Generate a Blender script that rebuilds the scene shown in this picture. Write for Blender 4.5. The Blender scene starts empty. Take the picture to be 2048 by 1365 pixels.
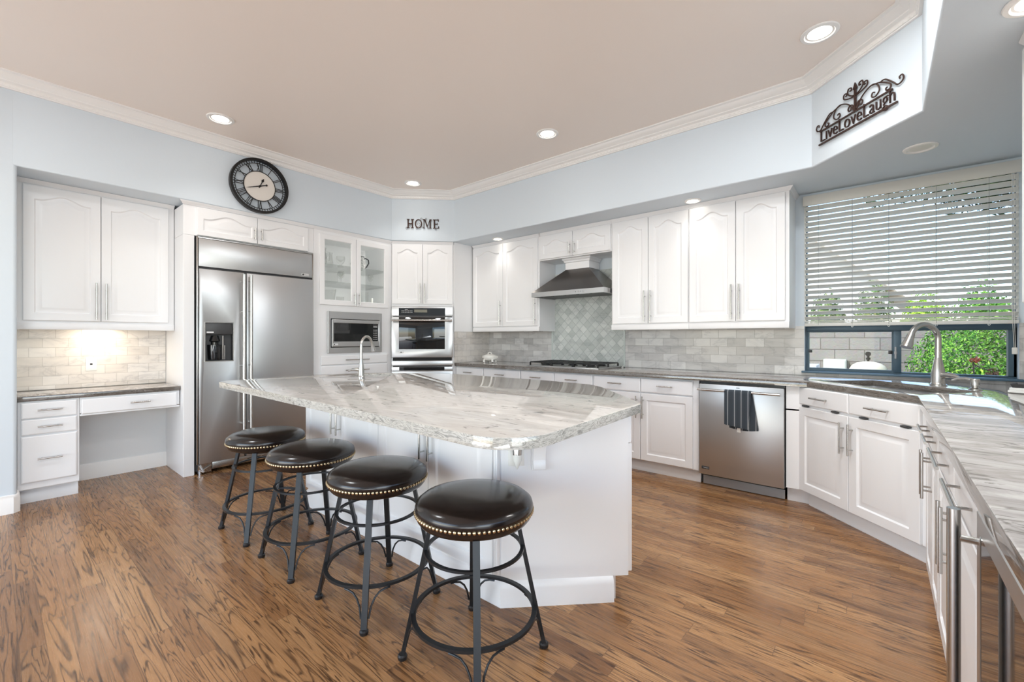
import bpy, bmesh, math, random
from mathutils import Vector, Matrix
S = bpy.context.scene
COL = S.collection
PI = math.pi
R2 = math.sqrt(.5)

# ------------------------------------------------------------------ camera
cam_d = bpy.data.cameras.new('camera')
cam = bpy.data.objects.new('camera', cam_d)
COL.objects.link(cam)
cam.location = (0, 0, 1.228)
cam.rotation_euler = (PI / 2, 0, math.radians(40.04))
cam_d.sensor_fit = 'HORIZONTAL'
cam_d.sensor_width = 36
cam_d.lens = 36 * 876.4 / 2048
cam_d.shift_y = -(682.5 - 676.6) / 2048
cam_d.clip_start = .02
S.camera = cam

# ------------------------------------------------------------------ colour management
S.view_settings.view_transform = 'Standard'
S.view_settings.look = 'None'
S.view_settings.gamma = 1
S.view_settings.use_curve_mapping = False
S.view_settings.exposure = 0.52
S.cycles.max_bounces = 8
S.cycles.diffuse_bounces = 5
S.cycles.glossy_bounces = 5
S.cycles.transmission_bounces = 8
S.cycles.transparent_max_bounces = 40
S.cycles.caustics_reflective = False
S.cycles.caustics_refractive = False
S.cycles.sample_clamp_indirect = 4

# ------------------------------------------------------------------ sky and sun
W = bpy.data.worlds.new('world')
S.world = W
W.use_nodes = True
wn = W.node_tree.nodes
wl = W.node_tree.links
bg = wn['Background']
sky = wn.new('ShaderNodeTexSky')
sky.sky_type = 'NISHITA'
sky.sun_disc = False
sky.sun_elevation = math.radians(50)
sky.sun_rotation = math.radians(200)
sky.air_density = 1.0
sky.dust_density = .6
sky.ozone_density = 1.5
wl.new(sky.outputs[0], bg.inputs[0])
bg.inputs[1].default_value = .38


def lamp(name, kind, loc, energy, color=(1, 1, 1), rot=None, look=None, **kw):
    d = bpy.data.lights.new(name, kind)
    d.energy = energy
    d.color = color
    for k, v in kw.items():
        setattr(d, k, v)
    o = bpy.data.objects.new(name, d)
    COL.objects.link(o)
    o.location = loc
    if look is not None:
        o.rotation_euler = Vector(look).to_track_quat('-Z', 'Y').to_euler()
    if rot is not None:
        o.rotation_euler = rot
    return o


lamp('sun', 'SUN', (0, 0, 10), 3.0, (1, .96, .9), look=(.45, .62, -.85), angle=.01)
# added fill light behind the camera, standing in for unseen daylight
lamp('fill_near', 'AREA', (-3.0, -3.52, 1.4), 28, (.90, .955, 1), look=(.1, 1, 0.0), shape='RECTANGLE', size=3.2, size_y=2.1)
# added fill light tilted upward to brighten the ceiling and soffits
lamp('fill_upward', 'AREA', (-2.6, -3.7, .25), 46, (.92, .965, 1), look=(.1, 1, .8), shape='RECTANGLE', size=4.0, size_y=1.0)

lamp('fill_upward', 'AREA', (1.7, -3.55, .3), 100, (.92, .965, 1), look=(-.15, 1, .8), shape='RECTANGLE', size=3.4, size_y=1.0)  # second added upward fill, for the soffit and blind on the right
# added fill light from the right, placed in an invented side room
lamp('fill_side', 'AREA', (3.9, -1.0, 1.4), 70, (.90, .955, 1), look=(-1, .5, .2), shape='RECTANGLE', size=3.2, size_y=2.2)

# added fill lights below the ceiling, above the top of the picture, without fixtures
for q in ((-.95, 1.35, 3.03, 18), (-.1, 2.3, 3.03, 20), (-3.0, -.3, 3.03, 14)):
    lamp('ceiling_fill_light', 'AREA', q[:3], q[3], (.94, .975, 1), look=(0, 0, -1), shape='DISK', size=.45)

# ------------------------------------------------------------------ materials


def C(r, g, b):
    f = lambda v: (v / 255 / 12.92) if v / 255 <= .04045 else ((v / 255 + .055) / 1.055) ** 2.4
    return (f(r), f(g), f(b), 1)


def mat(name, color, rough=.5, metal=0, spec=None, coat=0, emit=None, estr=0):
    m = bpy.data.materials.new(name)
    m.use_nodes = True
    p = m.node_tree.nodes['Principled BSDF']
    p.inputs['Base Color'].default_value = color
    p.inputs['Roughness'].default_value = rough
    p.inputs['Metallic'].default_value = metal
    if spec is not None:
        p.inputs['Specular IOR Level'].default_value = spec
    if coat:
        p.inputs['Coat Weight'].default_value = coat
        p.inputs['Coat Roughness'].default_value = .08
    if emit:
        p.inputs['Emission Color'].default_value = emit
        p.inputs['Emission Strength'].default_value = estr
    return m


def nodes(m):
    return m.node_tree.nodes, m.node_tree.links, m.node_tree.nodes['Principled BSDF']


def coord(n, l, rotz=0, scale=(1, 1, 1), rot=None, loc=(0, 0, 0), geo=True):
    """world position (geo) or object coordinates, mapped"""
    mp = n.new('ShaderNodeMapping')
    if geo:
        g = n.new('ShaderNodeNewGeometry')
        l.new(g.outputs['Position'], mp.inputs[0])
    else:
        g = n.new('ShaderNodeTexCoord')
        l.new(g.outputs['Object'], mp.inputs[0])
    mp.inputs['Rotation'].default_value = rot or (0, 0, rotz)
    mp.inputs['Scale'].default_value = scale
    mp.inputs['Location'].default_value = loc
    return mp


def ramp(n, stops, interp='LINEAR'):
    r = n.new('ShaderNodeValToRGB')
    e = r.color_ramp.elements
    while len(e) < len(stops):
        e.new(.5)
    for x, (p, c) in zip(e, stops):
        x.position = p
        x.color = c
    r.color_ramp.interpolation = interp
    return r


def mixc(n, l, a, b, fac, mode='MIX'):
    m = n.new('ShaderNodeMix')
    m.data_type = 'RGBA'
    m.blend_type = mode
    for sock, v in ((0, fac), (6, a), (7, b)):
        if hasattr(v, 'is_output') or hasattr(v, 'links'):
            l.new(v, m.inputs[sock])
        else:
            m.inputs[sock].default_value = v
    return m.outputs[2]


def bump(n, l, p, h, strength=.2, dist=.01):
    b = n.new('ShaderNodeBump')
    b.inputs['Strength'].default_value = strength
    b.inputs['Distance'].default_value = dist
    l.new(h, b.inputs['Height'])
    l.new(b.outputs[0], p.inputs['Normal'])


def noise(n, l, vec, scale, detail=4, rough=.55, dist=0):
    t = n.new('ShaderNodeTexNoise')
    t.inputs['Scale'].default_value = scale
    t.inputs['Detail'].default_value = detail
    t.inputs['Roughness'].default_value = rough
    t.inputs['Distortion'].default_value = dist
    if vec is not None:
        l.new(vec, t.inputs['Vector'])
    return t


M = {}
M['cabinet'] = mat('cabinet_white_paint', C(238, 238, 239), .32, spec=.45)
M['trim'] = mat('trim_white_paint', C(245, 243, 240), .4)
M['wall'] = mat('wall_blue_grey_paint', C(216, 225, 232), .75, spec=.25)
n, l, p = nodes(M['wall'])
nt = noise(n, l, coord(n, l).outputs[0], 26, 3)
bump(n, l, p, nt.outputs[0], .12, .006)
M['wall_white'] = mat('nook_wall_paint', C(228, 229, 229), .7, spec=.25)
M['ceiling'] = mat('ceiling_beige_paint', C(246, 235, 226), .4, spec=.3)
M['steel'] = mat('brushed_stainless_steel', C(192, 192, 192), .33, .9)
n, l, p = nodes(M['steel'])
nt2 = noise(n, l, coord(n, l, scale=(.5, .5, 2.2)).outputs[0], 1.3, 0, .5, .2)
bump(n, l, p, nt2.outputs[0], .14, .04)
M['nickel'] = mat('brushed_nickel', C(196, 194, 190), .24, 1)
M['chrome'] = mat('polished_chrome', C(215, 215, 215), .1, 1)
M['hood_steel'] = mat('dark_stainless_hood', C(128, 124, 121), .26, 1)
M['grey_metal'] = mat('satin_grey_metal', C(165, 166, 168), .5, .15)
M['blackglass'] = mat('black_glass', (.008, .009, .01, 1), .04, 0, spec=.6)
M['black'] = mat('black_plastic', (.012, .012, .013, 1), .35)
M['darkgrey'] = mat('dark_grey_plastic', (.05, .05, .052, 1), .4)
M['gap'] = mat('dark_gap', (.01, .01, .01, 1), .8)
M['iron'] = mat('gunmetal_iron', (.03, .033, .037, 1), .36, .6)
M['leather'] = mat('dark_brown_leather', (.012, .008, .007, 1), .2, 0, spec=.55)
n, l, p = nodes(M['leather'])
nt = noise(n, l, coord(n, l).outputs[0], 160, 2)
bump(n, l, p, nt.outputs[0], .05, .002)
M['brass'] = mat('antique_brass_nails', C(205, 185, 150), .25, 1)
M['scroll'] = mat('bronze_scroll_metal', C(62, 42, 36), .5, .4)
M['clockblack'] = mat('black_clock_metal', (.012, .011, .011, 1), .4, .3)
M['cream'] = mat('cream_clock_face', C(226, 220, 212), .6)
M['porcelain'] = mat('white_porcelain', C(238, 236, 230), .15)
M['plastic_white'] = mat('white_plastic', C(240, 240, 236), .35)
M['blind'] = mat('blind_white_slats', C(240, 238, 232), .45)
n, l, p = nodes(M['blind'])
tl_ = n.new('ShaderNodeBsdfTranslucent')
tl_.inputs[0].default_value = C(240, 238, 232)
mx = n.new('ShaderNodeMixShader')
mx.inputs[0].default_value = .3
l.new(p.outputs[0], mx.inputs[1])
l.new(tl_.outputs[0], mx.inputs[2])
l.new(mx.outputs[0], n['Material Output'].inputs[0])
M['cord'] = mat('blind_cord_grey', C(150, 150, 150), .8)
M['teal'] = mat('window_frame_slate_blue', C(62, 84, 98), .4, .2)
M['sill'] = mat('sill_slate_blue', C(78, 104, 122), .35)
M['lampglow'] = mat('lamp_glow', (1, 1, 1, 1), .5, emit=(1, .93, .82, 1), estr=9)
M['lampoff'] = mat('lamp_lens_white', C(236, 234, 228), .4)
M['ledstrip'] = mat('under_cabinet_lamp', (1, 1, 1, 1), .5, emit=(1, .86, .68, 1), estr=5)
M['mark'] = mat('white_marking', C(225, 225, 225), .5)
M['darkmark'] = mat('dark_marking', C(40, 40, 42), .5)
M['bulb'] = mat('frosted_clear_bulb', C(236, 236, 230), .12)
M['display'] = mat('grey_display', C(120, 118, 104), .25)

# oak strip floor
m = M['floor'] = mat('oak_strip_floor', (.3, .2, .1, 1), .3, 0, spec=.55)
n, l, p = nodes(m)
mp = coord(n, l)
br = n.new('ShaderNodeTexBrick')
br.offset = 0
br.inputs['Color1'].default_value = (0, 0, 0, 1)
br.inputs['Color2'].default_value = (1, 1, 1, 1)
br.inputs['Mortar'].default_value = (.5, .5, .5, 1)
br.inputs['Scale'].default_value = 1
br.inputs['Mortar Size'].default_value = .0011
br.inputs['Mortar Smooth'].default_value = .2
br.inputs['Bias'].default_value = 0
br.inputs['Brick Width'].default_value = .74
br.inputs['Row Height'].default_value = .072
# every row of strips starts at its own random place
sp = n.new('ShaderNodeSeparateXYZ')
l.new(mp.outputs[0], sp.inputs[0])
rw = n.new('ShaderNodeMath')
rw.operation = 'DIVIDE'
l.new(sp.outputs[1], rw.inputs[0])
rw.inputs[1].default_value = .072
fl_ = n.new('ShaderNodeMath')
fl_.operation = 'FLOOR'
l.new(rw.outputs[0], fl_.inputs[0])
wn_ = n.new('ShaderNodeTexWhiteNoise')
wn_.noise_dimensions = '1D'
l.new(fl_.outputs[0], wn_.inputs['W'])
sx_ = n.new('ShaderNodeMath')
sx_.operation = 'MULTIPLY_ADD'
l.new(wn_.outputs['Value'], sx_.inputs[0])
sx_.inputs[1].default_value = 7.3
l.new(sp.outputs[0], sx_.inputs[2])
cbv = n.new('ShaderNodeCombineXYZ')
l.new(sx_.outputs[0], cbv.inputs[0])
l.new(sp.outputs[1], cbv.inputs[1])
l.new(cbv.outputs[0], br.inputs['Vector'])
# per-plank offset pushes the grain pattern so every plank is different
off = n.new('ShaderNodeVectorMath')
off.operation = 'SCALE'
l.new(br.outputs['Color'], off.inputs[0])
off.inputs['Scale'].default_value = 37.0
addv = n.new('ShaderNodeVectorMath')
addv.operation = 'ADD'
l.new(cbv.outputs[0], addv.inputs[0])
l.new(off.outputs[0], addv.inputs[1])
g1 = n.new('ShaderNodeMapping')
g1.inputs['Scale'].default_value = (.85, 13, 1)
l.new(addv.outputs[0], g1.inputs[0])
nz = noise(n, l, g1.outputs[0], 1.1, 3, .5, .6)
sep = n.new('ShaderNodeMath')
sep.operation = 'MULTIPLY'
l.new(nz.outputs[0], sep.inputs[0])
sep.inputs[1].default_value = 24.0
fr = n.new('ShaderNodeMath')
fr.operation = 'PINGPONG'
l.new(sep.outputs[0], fr.inputs[0])
fr.inputs[1].default_value = 1.0
rg = ramp(n, [(0, (1, 1, 1, 1)), (.14, (.75, .75, .75, 1)), (.34, (.12, .12, .12, 1)), (1, (0, 0, 0, 1))])
l.new(fr.outputs[0], rg.inputs[0])
g2 = n.new('ShaderNodeMapping')
g2.inputs['Scale'].default_value = (2.5, 95, 1)
l.new(addv.outputs[0], g2.inputs[0])
fine = noise(n, l, g2.outputs[0], 1.5, 4, .6)
patch = noise(n, l, mp.outputs[0], 1.7, 2, .5)
grain_amt = n.new('ShaderNodeMath')
grain_amt.operation = 'MULTIPLY'
l.new(rg.outputs[0], grain_amt.inputs[0])
pr = ramp(n, [(.32, (.45, .45, .45, 1)), (.6, (1, 1, 1, 1))])
l.new(fine.outputs[0], pr.inputs[0])
l.new(pr.outputs[0], grain_amt.inputs[1])
tone = ramp(n, [(0, C(142, 100, 63)), (.35, C(168, 122, 79)), (.7, C(182, 138, 94)), (1, C(122, 82, 50))])
l.new(br.outputs['Color'], tone.inputs[0])
fr2 = ramp(n, [(.3, (.78, .78, .78, 1)), (.7, (1.05, 1.05, 1.05, 1))])
l.new(fine.outputs[0], fr2.inputs[0])
c1 = mixc(n, l, tone.outputs[0], fr2.outputs[0], .8, 'MULTIPLY')
c2 = mixc(n, l, c1, C(56, 33, 17), grain_amt.outputs[0])
seam = n.new('ShaderNodeMath')
seam.operation = 'MULTIPLY'
l.new(br.outputs['Fac'], seam.inputs[0])
seam.inputs[1].default_value = .75
c3 = mixc(n, l, c2, C(70, 44, 26), seam.outputs[0])
l.new(c3, p.inputs['Base Color'])
rr = ramp(n, [(0, (.2, .2, .2, 1)), (1, (.34, .34, .34, 1))])
l.new(fine.outputs[0], rr.inputs[0])
l.new(rr.outputs[0], p.inputs['Roughness'])
bump(n, l, p, c3, .06, .004)


def stone(name, rotz, base, mid, dark, vein_at=.62, rough=.04, edge=None):
    m = mat(name, base, rough, 0, spec=.9)
    n, l, p = nodes(m)
    mp = coord(n, l, rotz, (1.5, 5.0, 4.0))
    a = noise(n, l, mp.outputs[0], 1.5, 7, .62, .8)
    b = noise(n, l, mp.outputs[0], 4.5, 6, .65, 1.4)
    r1 = ramp(n, [(.28, base), (.5, mid), (.66, base)])
    l.new(a.outputs[0], r1.inputs[0])
    r2 = ramp(n, [(vein_at - .07, (0, 0, 0, 1)), (vein_at, (.9, .9, .9, 1)), (vein_at + .05, (.25, .25, .25, 1))])
    l.new(b.outputs[0], r2.inputs[0])
    c = mixc(n, l, r1.outputs[0], dark, r2.outputs[0])
    # slab edges darker with veins; the paler top has reflected brightness in its colour
    gg = n.new('ShaderNodeNewGeometry')
    sz = n.new('ShaderNodeSeparateXYZ')
    l.new(gg.outputs['True Normal'], sz.inputs[0])
    cut = n.new('ShaderNodeMath')
    cut.operation = 'LESS_THAN'
    l.new(sz.outputs[2], cut.inputs[0])
    cut.inputs[1].default_value = .5
    e_ = noise(n, l, coord(n, l, rotz, (7, 7, 30), (.35, .2, rotz)).outputs[0], 1.6, 6, .65, 1.6)
    r3 = ramp(n, edge)
    l.new(e_.outputs[0], r3.inputs[0])
    c = mixc(n, l, c, r3.outputs[0], cut.outputs[0])
    l.new(c, p.inputs['Base Color'])
    return m


M['stone'] = stone('grey_quartzite_counter', 0, C(196, 192, 188), C(156, 151, 147), C(112, 107, 102), .62, edge=[(.3, C(64, 58, 53)), (.46, C(122, 115, 108)), (.56, C(84, 77, 71)), (.7, C(160, 154, 147))])
M['stone_island'] = stone('pale_quartzite_island', math.radians(-38), C(196, 189, 181), C(178, 172, 165), C(112, 108, 104), .655, edge=[(.28, C(96, 94, 90)), (.42, C(160, 158, 151)), (.5, C(200, 196, 189)), (.56, C(140, 139, 132)), (.62, C(196, 193, 186)), (.75, C(100, 97, 92))])


def tile(name, w, h, c1, c2, mortar, plane, rot=0, off=.5, msize=.002, rough=.2):
    """marble tiles; plane 'x' = wall running along X, 'y' = along Y"""
    m = mat(name, c1, rough, 0, spec=.5)
    n, l, p = nodes(m)
    g = n.new('ShaderNodeNewGeometry')
    sp = n.new('ShaderNodeSeparateXYZ')
    l.new(g.outputs['Position'], sp.inputs[0])
    cb = n.new('ShaderNodeCombineXYZ')
    l.new(sp.outputs[0 if plane == 'x' else 1], cb.inputs[0])
    l.new(sp.outputs[2], cb.inputs[1])
    mp = n.new('ShaderNodeMapping')
    mp.inputs['Rotation'].default_value = (0, 0, rot)
    mp.inputs['Location'].default_value = (.03, -.914 if not rot else 0, 0)
    l.new(cb.outputs[0], mp.inputs[0])
    br = n.new('ShaderNodeTexBrick')
    br.offset = off
    br.inputs['Color1'].default_value = c1
    br.inputs['Color2'].default_value = c2
    br.inputs['Mortar'].default_value = mortar
    br.inputs['Scale'].default_value = 1
    br.inputs['Mortar Size'].default_value = msize
    br.inputs['Mortar Smooth'].default_value = .3
    br.inputs['Brick Width'].default_value = w
    br.inputs['Row Height'].default_value = h
    l.new(mp.outputs[0], br.inputs['Vector'])
    nz = noise(n, l, coord(n, l, rot=(.5, .3, .6), scale=(3, 3, 8)).outputs[0], 1.3, 6, .6, 1.0)
    rv = ramp(n, [(.38, (1, 1, 1, 1)), (.54, (.92, .92, .93, 1)), (.6, (.78, .78, .8, 1)), (.63, (.9, .9, .91, 1))])
    l.new(nz.outputs[0], rv.inputs[0])
    c = mixc(n, l, br.outputs['Color'], rv.outputs[0], 1.0, 'MULTIPLY')
    l.new(c, p.inputs['Base Color'])
    inv = n.new('ShaderNodeMath')
    inv.operation = 'SUBTRACT'
    inv.inputs[0].default_value = 1
    l.new(br.outputs['Fac'], inv.inputs[1])
    bump(n, l, p, inv.outputs[0], .5, .003)
    return m


M['tile_x'] = tile('marble_subway_tile', .152, .078, C(188, 186, 184), C(228, 227, 224), C(186, 184, 180), 'x')
M['tile_y'] = tile('marble_subway_tile_side', .152, .078, C(218, 212, 204), C(232, 228, 222), C(200, 195, 188), 'y')
M['mosaic'] = tile('marble_diamond_mosaic', (.074), .074, C(190, 197, 193), C(222, 226, 222), C(178, 185, 182), 'x', PI / 4, 0, .0025, .12)
M['pencil'] = mat('marble_pencil_liner', C(205, 213, 210), .2)

# glass
m = M['glass'] = bpy.data.materials.new('clear_glass')
m.use_nodes = True
n = m.node_tree.nodes
l = m.node_tree.links
n.remove(n['Principled BSDF'])
tr = n.new('ShaderNodeBsdfTransparent')
tr.inputs[0].default_value = (.97, .985, .98, 1)
gl = n.new('ShaderNodeBsdfGlossy')
gl.inputs['Roughness'].default_value = .02
fz = n.new('ShaderNodeLayerWeight')
fz.inputs['Blend'].default_value = .5
pw = n.new('ShaderNodeMath')
pw.operation = 'POWER'
l.new(fz.outputs['Facing'], pw.inputs[0])
pw.inputs[1].default_value = 3.2
ml = n.new('ShaderNodeMath')
ml.operation = 'MULTIPLY_ADD'
l.new(pw.outputs[0], ml.inputs[0])
ml.inputs[1].default_value = .55
ml.inputs[2].default_value = .012
mx = n.new('ShaderNodeMixShader')
l.new(ml.outputs[0], mx.inputs[0])
l.new(tr.outputs[0], mx.inputs[1])
l.new(gl.outputs[0], mx.inputs[2])
l.new(mx.outputs[0], n['Material Output'].inputs[0])
m = M['glassware'] = m.copy()
m.name = 'glassware'
m.node_tree.nodes['Transparent BSDF'].inputs[0].default_value = (.95, .952, .948, 1)
m = M['shelfglass'] = m.copy()
m.name = 'shelf_glass'
m.node_tree.nodes['Transparent BSDF'].inputs[0].default_value = (.92, .93, .925, 1)

# patterned pitcher
m = M['toile'] = mat('white_pitcher_grey_pattern', C(235, 234, 232), .2)
n, l, p = nodes(m)
nz = noise(n, l, coord(n, l).outputs[0], 42, 3, .6, 1.2)
r = ramp(n, [(.45, C(236, 235, 233)), (.56, C(120, 120, 124)), (.62, C(225, 224, 222))])
l.new(nz.outputs[0], r.inputs[0])
l.new(r.outputs[0], p.inputs['Base Color'])

# towel: stripes run along its local z, spaced along local x
m = M['towel'] = mat('slate_striped_towel', C(92, 100, 108), .95, spec=.1)
n, l, p = nodes(m)
tc = n.new('ShaderNodeTexCoord')
sp = n.new('ShaderNodeSeparateXYZ')
l.new(tc.outputs['Object'], sp.inputs[0])
md = n.new('ShaderNodeMath')
md.operation = 'PINGPONG'
ad = n.new('ShaderNodeMath')
ad.operation = 'ADD'
ad.inputs[1].default_value = .072
l.new(sp.outputs[0], ad.inputs[0])
l.new(ad.outputs[0], md.inputs[0])
md.inputs[1].default_value = .024
r = ramp(n, [(0, C(214, 218, 220)), (.08, C(214, 218, 220)), (.13, C(98, 106, 114)), (1, C(90, 98, 106))])
sc = n.new('ShaderNodeMath')
sc.operation = 'DIVIDE'
l.new(md.outputs[0], sc.inputs[0])
sc.inputs[1].default_value = .024
l.new(sc.outputs[0], r.inputs[0])
l.new(r.outputs[0], p.inputs['Base Color'])
nz = noise(n, l, tc.outputs['Object'], 260, 2)
bump(n, l, p, nz.outputs[0], .3, .003)


def leafmat(name, stops, scale=9, rough=.5):
    m = mat(name, stops[0][1], rough, spec=.3)
    n, l, p = nodes(m)
    nz = noise(n, l, coord(n, l).outputs[0], scale, 3, .6)
    r = ramp(n, stops)
    l.new(nz.outputs[0], r.inputs[0])
    l.new(r.outputs[0], p.inputs['Base Color'])
    return m


M['bush'] = leafmat('bush_leaves', [(.36, C(28, 78, 18)), (.5, C(90, 152, 40)), (.64, C(172, 214, 88))], 22)
M['hedge'] = leafmat('hedge_leaves', [(.3, C(70, 104, 50)), (.5, C(118, 142, 74)), (.7, C(160, 150, 100))], 7)
M['groundcover'] = leafmat('lime_groundcover', [(.3, C(120, 168, 40)), (.55, C(176, 208, 66)), (.75, C(205, 222, 96))], 16)
M['treeleaf'] = leafmat('tree_leaves', [(.3, C(14, 32, 14)), (.6, C(48, 80, 34))], 10)
M['bark'] = mat('bark', C(96, 84, 70), .9)
M['petal'] = mat('orange_petal', C(190, 96, 66), .8)
M['petalbrown'] = mat('faded_petal', C(142, 104, 80), .8)
M['stucco'] = mat('white_stucco', C(236, 231, 224), .9)
M['roof'] = mat('pale_roof_edge', C(214, 206, 194), .8)
M['earth'] = mat('garden_gravel', C(170, 150, 126), .95)
M['poolbeige'] = mat('beige_filter_plastic', C(228, 216, 190), .45)
M['boxgreen'] = mat('pale_utility_box', C(206, 208, 192), .6)
M['heater'] = mat('pale_heater_casing', C(196, 200, 204), .6)

m = M['block'] = mat('split_face_block', C(190, 180, 166), .95)
n, l, p = nodes(m)
g = n.new('ShaderNodeNewGeometry')
sp = n.new('ShaderNodeSeparateXYZ')
l.new(g.outputs['Position'], sp.inputs[0])
cb = n.new('ShaderNodeCombineXYZ')
l.new(sp.outputs[0], cb.inputs[0])
l.new(sp.outputs[2], cb.inputs[1])
br = n.new('ShaderNodeTexBrick')
br.inputs['Color1'].default_value = C(134, 128, 119)
br.inputs['Color2'].default_value = C(154, 148, 138)
br.inputs['Mortar'].default_value = C(108, 102, 94)
br.inputs['Scale'].default_value = 1
br.inputs['Mortar Size'].default_value = .008
br.inputs['Mortar Smooth'].default_value = .4
br.inputs['Brick Width'].default_value = .41
br.inputs['Row Height'].default_value = .205
l.new(cb.outputs[0], br.inputs['Vector'])
nz = noise(n, l, g.outputs['Position'], 26, 5, .65)
c = mixc(n, l, br.outputs['Color'], nz.outputs['Color'], .25, 'OVERLAY')
l.new(c, p.inputs['Base Color'])
mm = n.new('ShaderNodeMath')
mm.operation = 'SUBTRACT'
l.new(nz.outputs[0], mm.inputs[0])
l.new(br.outputs['Fac'], mm.inputs[1])
bump(n, l, p, mm.outputs[0], .5, .02)

# ------------------------------------------------------------------ mesh builder


class MB:
    def __init__(s):
        s.bm = bmesh.new()

    def box(s, x0, x1, y0, y1, z0, z1, bev=0, seg=2):
        vs = [s.bm.verts.new((x, y, z)) for z in (z0, z1) for y in (y0, y1) for x in (x0, x1)]
        idx = ((0, 2, 3, 1), (4, 5, 7, 6), (0, 1, 5, 4), (2, 6, 7, 3), (0, 4, 6, 2), (1, 3, 7, 5))
        fs = [s.bm.faces.new([vs[i] for i in f]) for f in idx]
        if bev:
            es = list({e for f in fs for e in f.edges})
            bmesh.ops.bevel(s.bm, geom=es, offset=bev, segments=seg, affect='EDGES', profile=.5)
        return s

    def loops(s, loops, close=True, cap0=False, cap1=False):
        rows = [[s.bm.verts.new(q) for q in lp] for lp in loops]
        k = len(rows[0])
        for a, b in zip(rows, rows[1:]):
            for i in range(k if close else k - 1):
                j = (i + 1) % k
                try:
                    s.bm.faces.new((a[i], a[j], b[j], b[i]))
                except ValueError:
                    pass
        if cap0:
            s.bm.faces.new(rows[0])
        if cap1:
            s.bm.faces.new(rows[-1])
        return s

    def cyl(s, p0, p1, r0, r1=None, n=16, caps=True):
        p0, p1 = Vector(p0), Vector(p1)
        r1 = r0 if r1 is None else r1
        d = (p1 - p0).normalized()
        a = d.orthogonal().normalized()
        b = d.cross(a)
        ring = lambda p, r: [p + a * (r * math.cos(2 * PI * i / n)) + b * (r * math.sin(2 * PI * i / n)) for i in range(n)]
        return s.loops([ring(p0, r0), ring(p1, r1)], True, caps, caps)

    def tube(s, pts, r, n=10, closed=False, caps=True):
        pts = [Vector(q) for q in pts]
        k = len(pts)
        rs = r if isinstance(r, (list, tuple)) else [r] * k
        tg = []
        for i in range(k):
            a = pts[(i - 1) % k] if closed or i else pts[i]
            b = pts[(i + 1) % k] if closed or i < k - 1 else pts[i]
            tg.append((b - a).normalized())
        nrm = tg[0].orthogonal().normalized()
        lp = []
        for i in range(k):
            nrm = (nrm - tg[i] * nrm.dot(tg[i])).normalized()
            bn = tg[i].cross(nrm)
            lp.append([pts[i] + nrm * (rs[i] * math.cos(2 * PI * j / n)) + bn * (rs[i] * math.sin(2 * PI * j / n)) for j in range(n)])
        if closed:
            lp.append(lp[0])
            s.loops(lp)
            bmesh.ops.remove_doubles(s.bm, verts=s.bm.verts, dist=1e-6)
            return s
        return s.loops(lp, True, caps, caps)

    def ring(s, c, r, rx, rz, n=48):
        """flat-bar hoop: rectangular section 2rx wide (radial), 2rz tall"""
        lp = []
        for i in range(n + 1):
            a = 2 * PI * i / n
            ca, sa = math.cos(a), math.sin(a)
            lp.append([(c[0] + (r + q) * ca, c[1] + (r + q) * sa, c[2] + w) for q, w in ((-rx, -rz), (rx, -rz), (rx, rz), (-rx, rz))])
        s.loops(lp)
        bmesh.ops.remove_doubles(s.bm, verts=s.bm.verts, dist=1e-6)
        return s

    def bar(s, p0, p1, w, h, side):
        """rectangular bar, w along 'side'"""
        p0, p1 = Vector(p0), Vector(p1)
        d = (p1 - p0).normalized()
        sd = Vector(side)
        sd = (sd - d * sd.dot(d)).normalized()
        u = d.cross(sd)
        q = lambda p: [p + sd * (a * w / 2) + u * (b * h / 2) for a, b in ((-1, -1), (1, -1), (1, 1), (-1, 1))]
        return s.loops([q(p0), q(p1)], True, True, True)

    def lathe(s, prof, c=(0, 0, 0), n=32, axis='z'):
        lp = []
        for r, z in prof:
            r = max(r, 1e-4)
            lp.append([(c[0] + r * math.cos(2 * PI * i / n), c[1] + r * math.sin(2 * PI * i / n), c[2] + z) if axis == 'z'
                       else (c[0] + r * math.cos(2 * PI * i / n), c[1] + z, c[2] + r * math.sin(2 * PI * i / n)) for i in range(n)])
        return s.loops(lp, True, True, True)

    def sphere(s, c, r, sc=(1, 1, 1), seg=12):
        pr = [(r * math.sin(PI * i / seg), -r * math.cos(PI * i / seg)) for i in range(seg + 1)]
        lp = [[(c[0] + max(a, 1e-4) * math.cos(2 * PI * j / (2 * seg)) * sc[0], c[1] + max(a, 1e-4) * math.sin(2 * PI * j / (2 * seg)) * sc[1], c[2] + z * sc[2]) for j in range(2 * seg)] for a, z in pr]
        return s.loops(lp, True, True, True)

    def prism(s, poly, a, b, holes=(), plane='xy'):
        """polygon (with holes) extruded from a to b along the axis normal to its plane"""
        P = {'xy': lambda q, h: (q[0], q[1], h), 'xz': lambda q, h: (q[0], h, q[1]), 'yz': lambda q, h: (h, q[0], q[1])}[plane]
        tmp = bmesh.new()
        es = []
        for lp in (poly, *holes):
            vs = [tmp.verts.new(P(q, 0)) for q in lp]
            es += [tmp.edges.new((vs[i], vs[(i + 1) % len(vs)])) for i in range(len(vs))]
        nv = (0, 0, 1) if plane == 'xy' else (0, -1, 0) if plane == 'xz' else (1, 0, 0)
        bmesh.ops.triangle_fill(tmp, use_beauty=True, use_dissolve=False, edges=es, normal=nv)
        ax = {'xy': 2, 'xz': 1, 'yz': 0}[plane]
        tmp.verts.index_update()
        for h in (a, b):
            m = {}
            for v in tmp.verts:
                co = list(v.co)
                co[ax] = h
                m[v.index] = s.bm.verts.new(co)
            for f in tmp.faces:
                s.bm.faces.new([m[v.index] for v in f.verts])
        tmp.free()
        for lp in (poly, *holes):
            s.loops([[P(q, a) for q in lp], [P(q, b) for q in lp]])
        bmesh.ops.remove_doubles(s.bm, verts=s.bm.verts, dist=1e-6)
        return s

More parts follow.
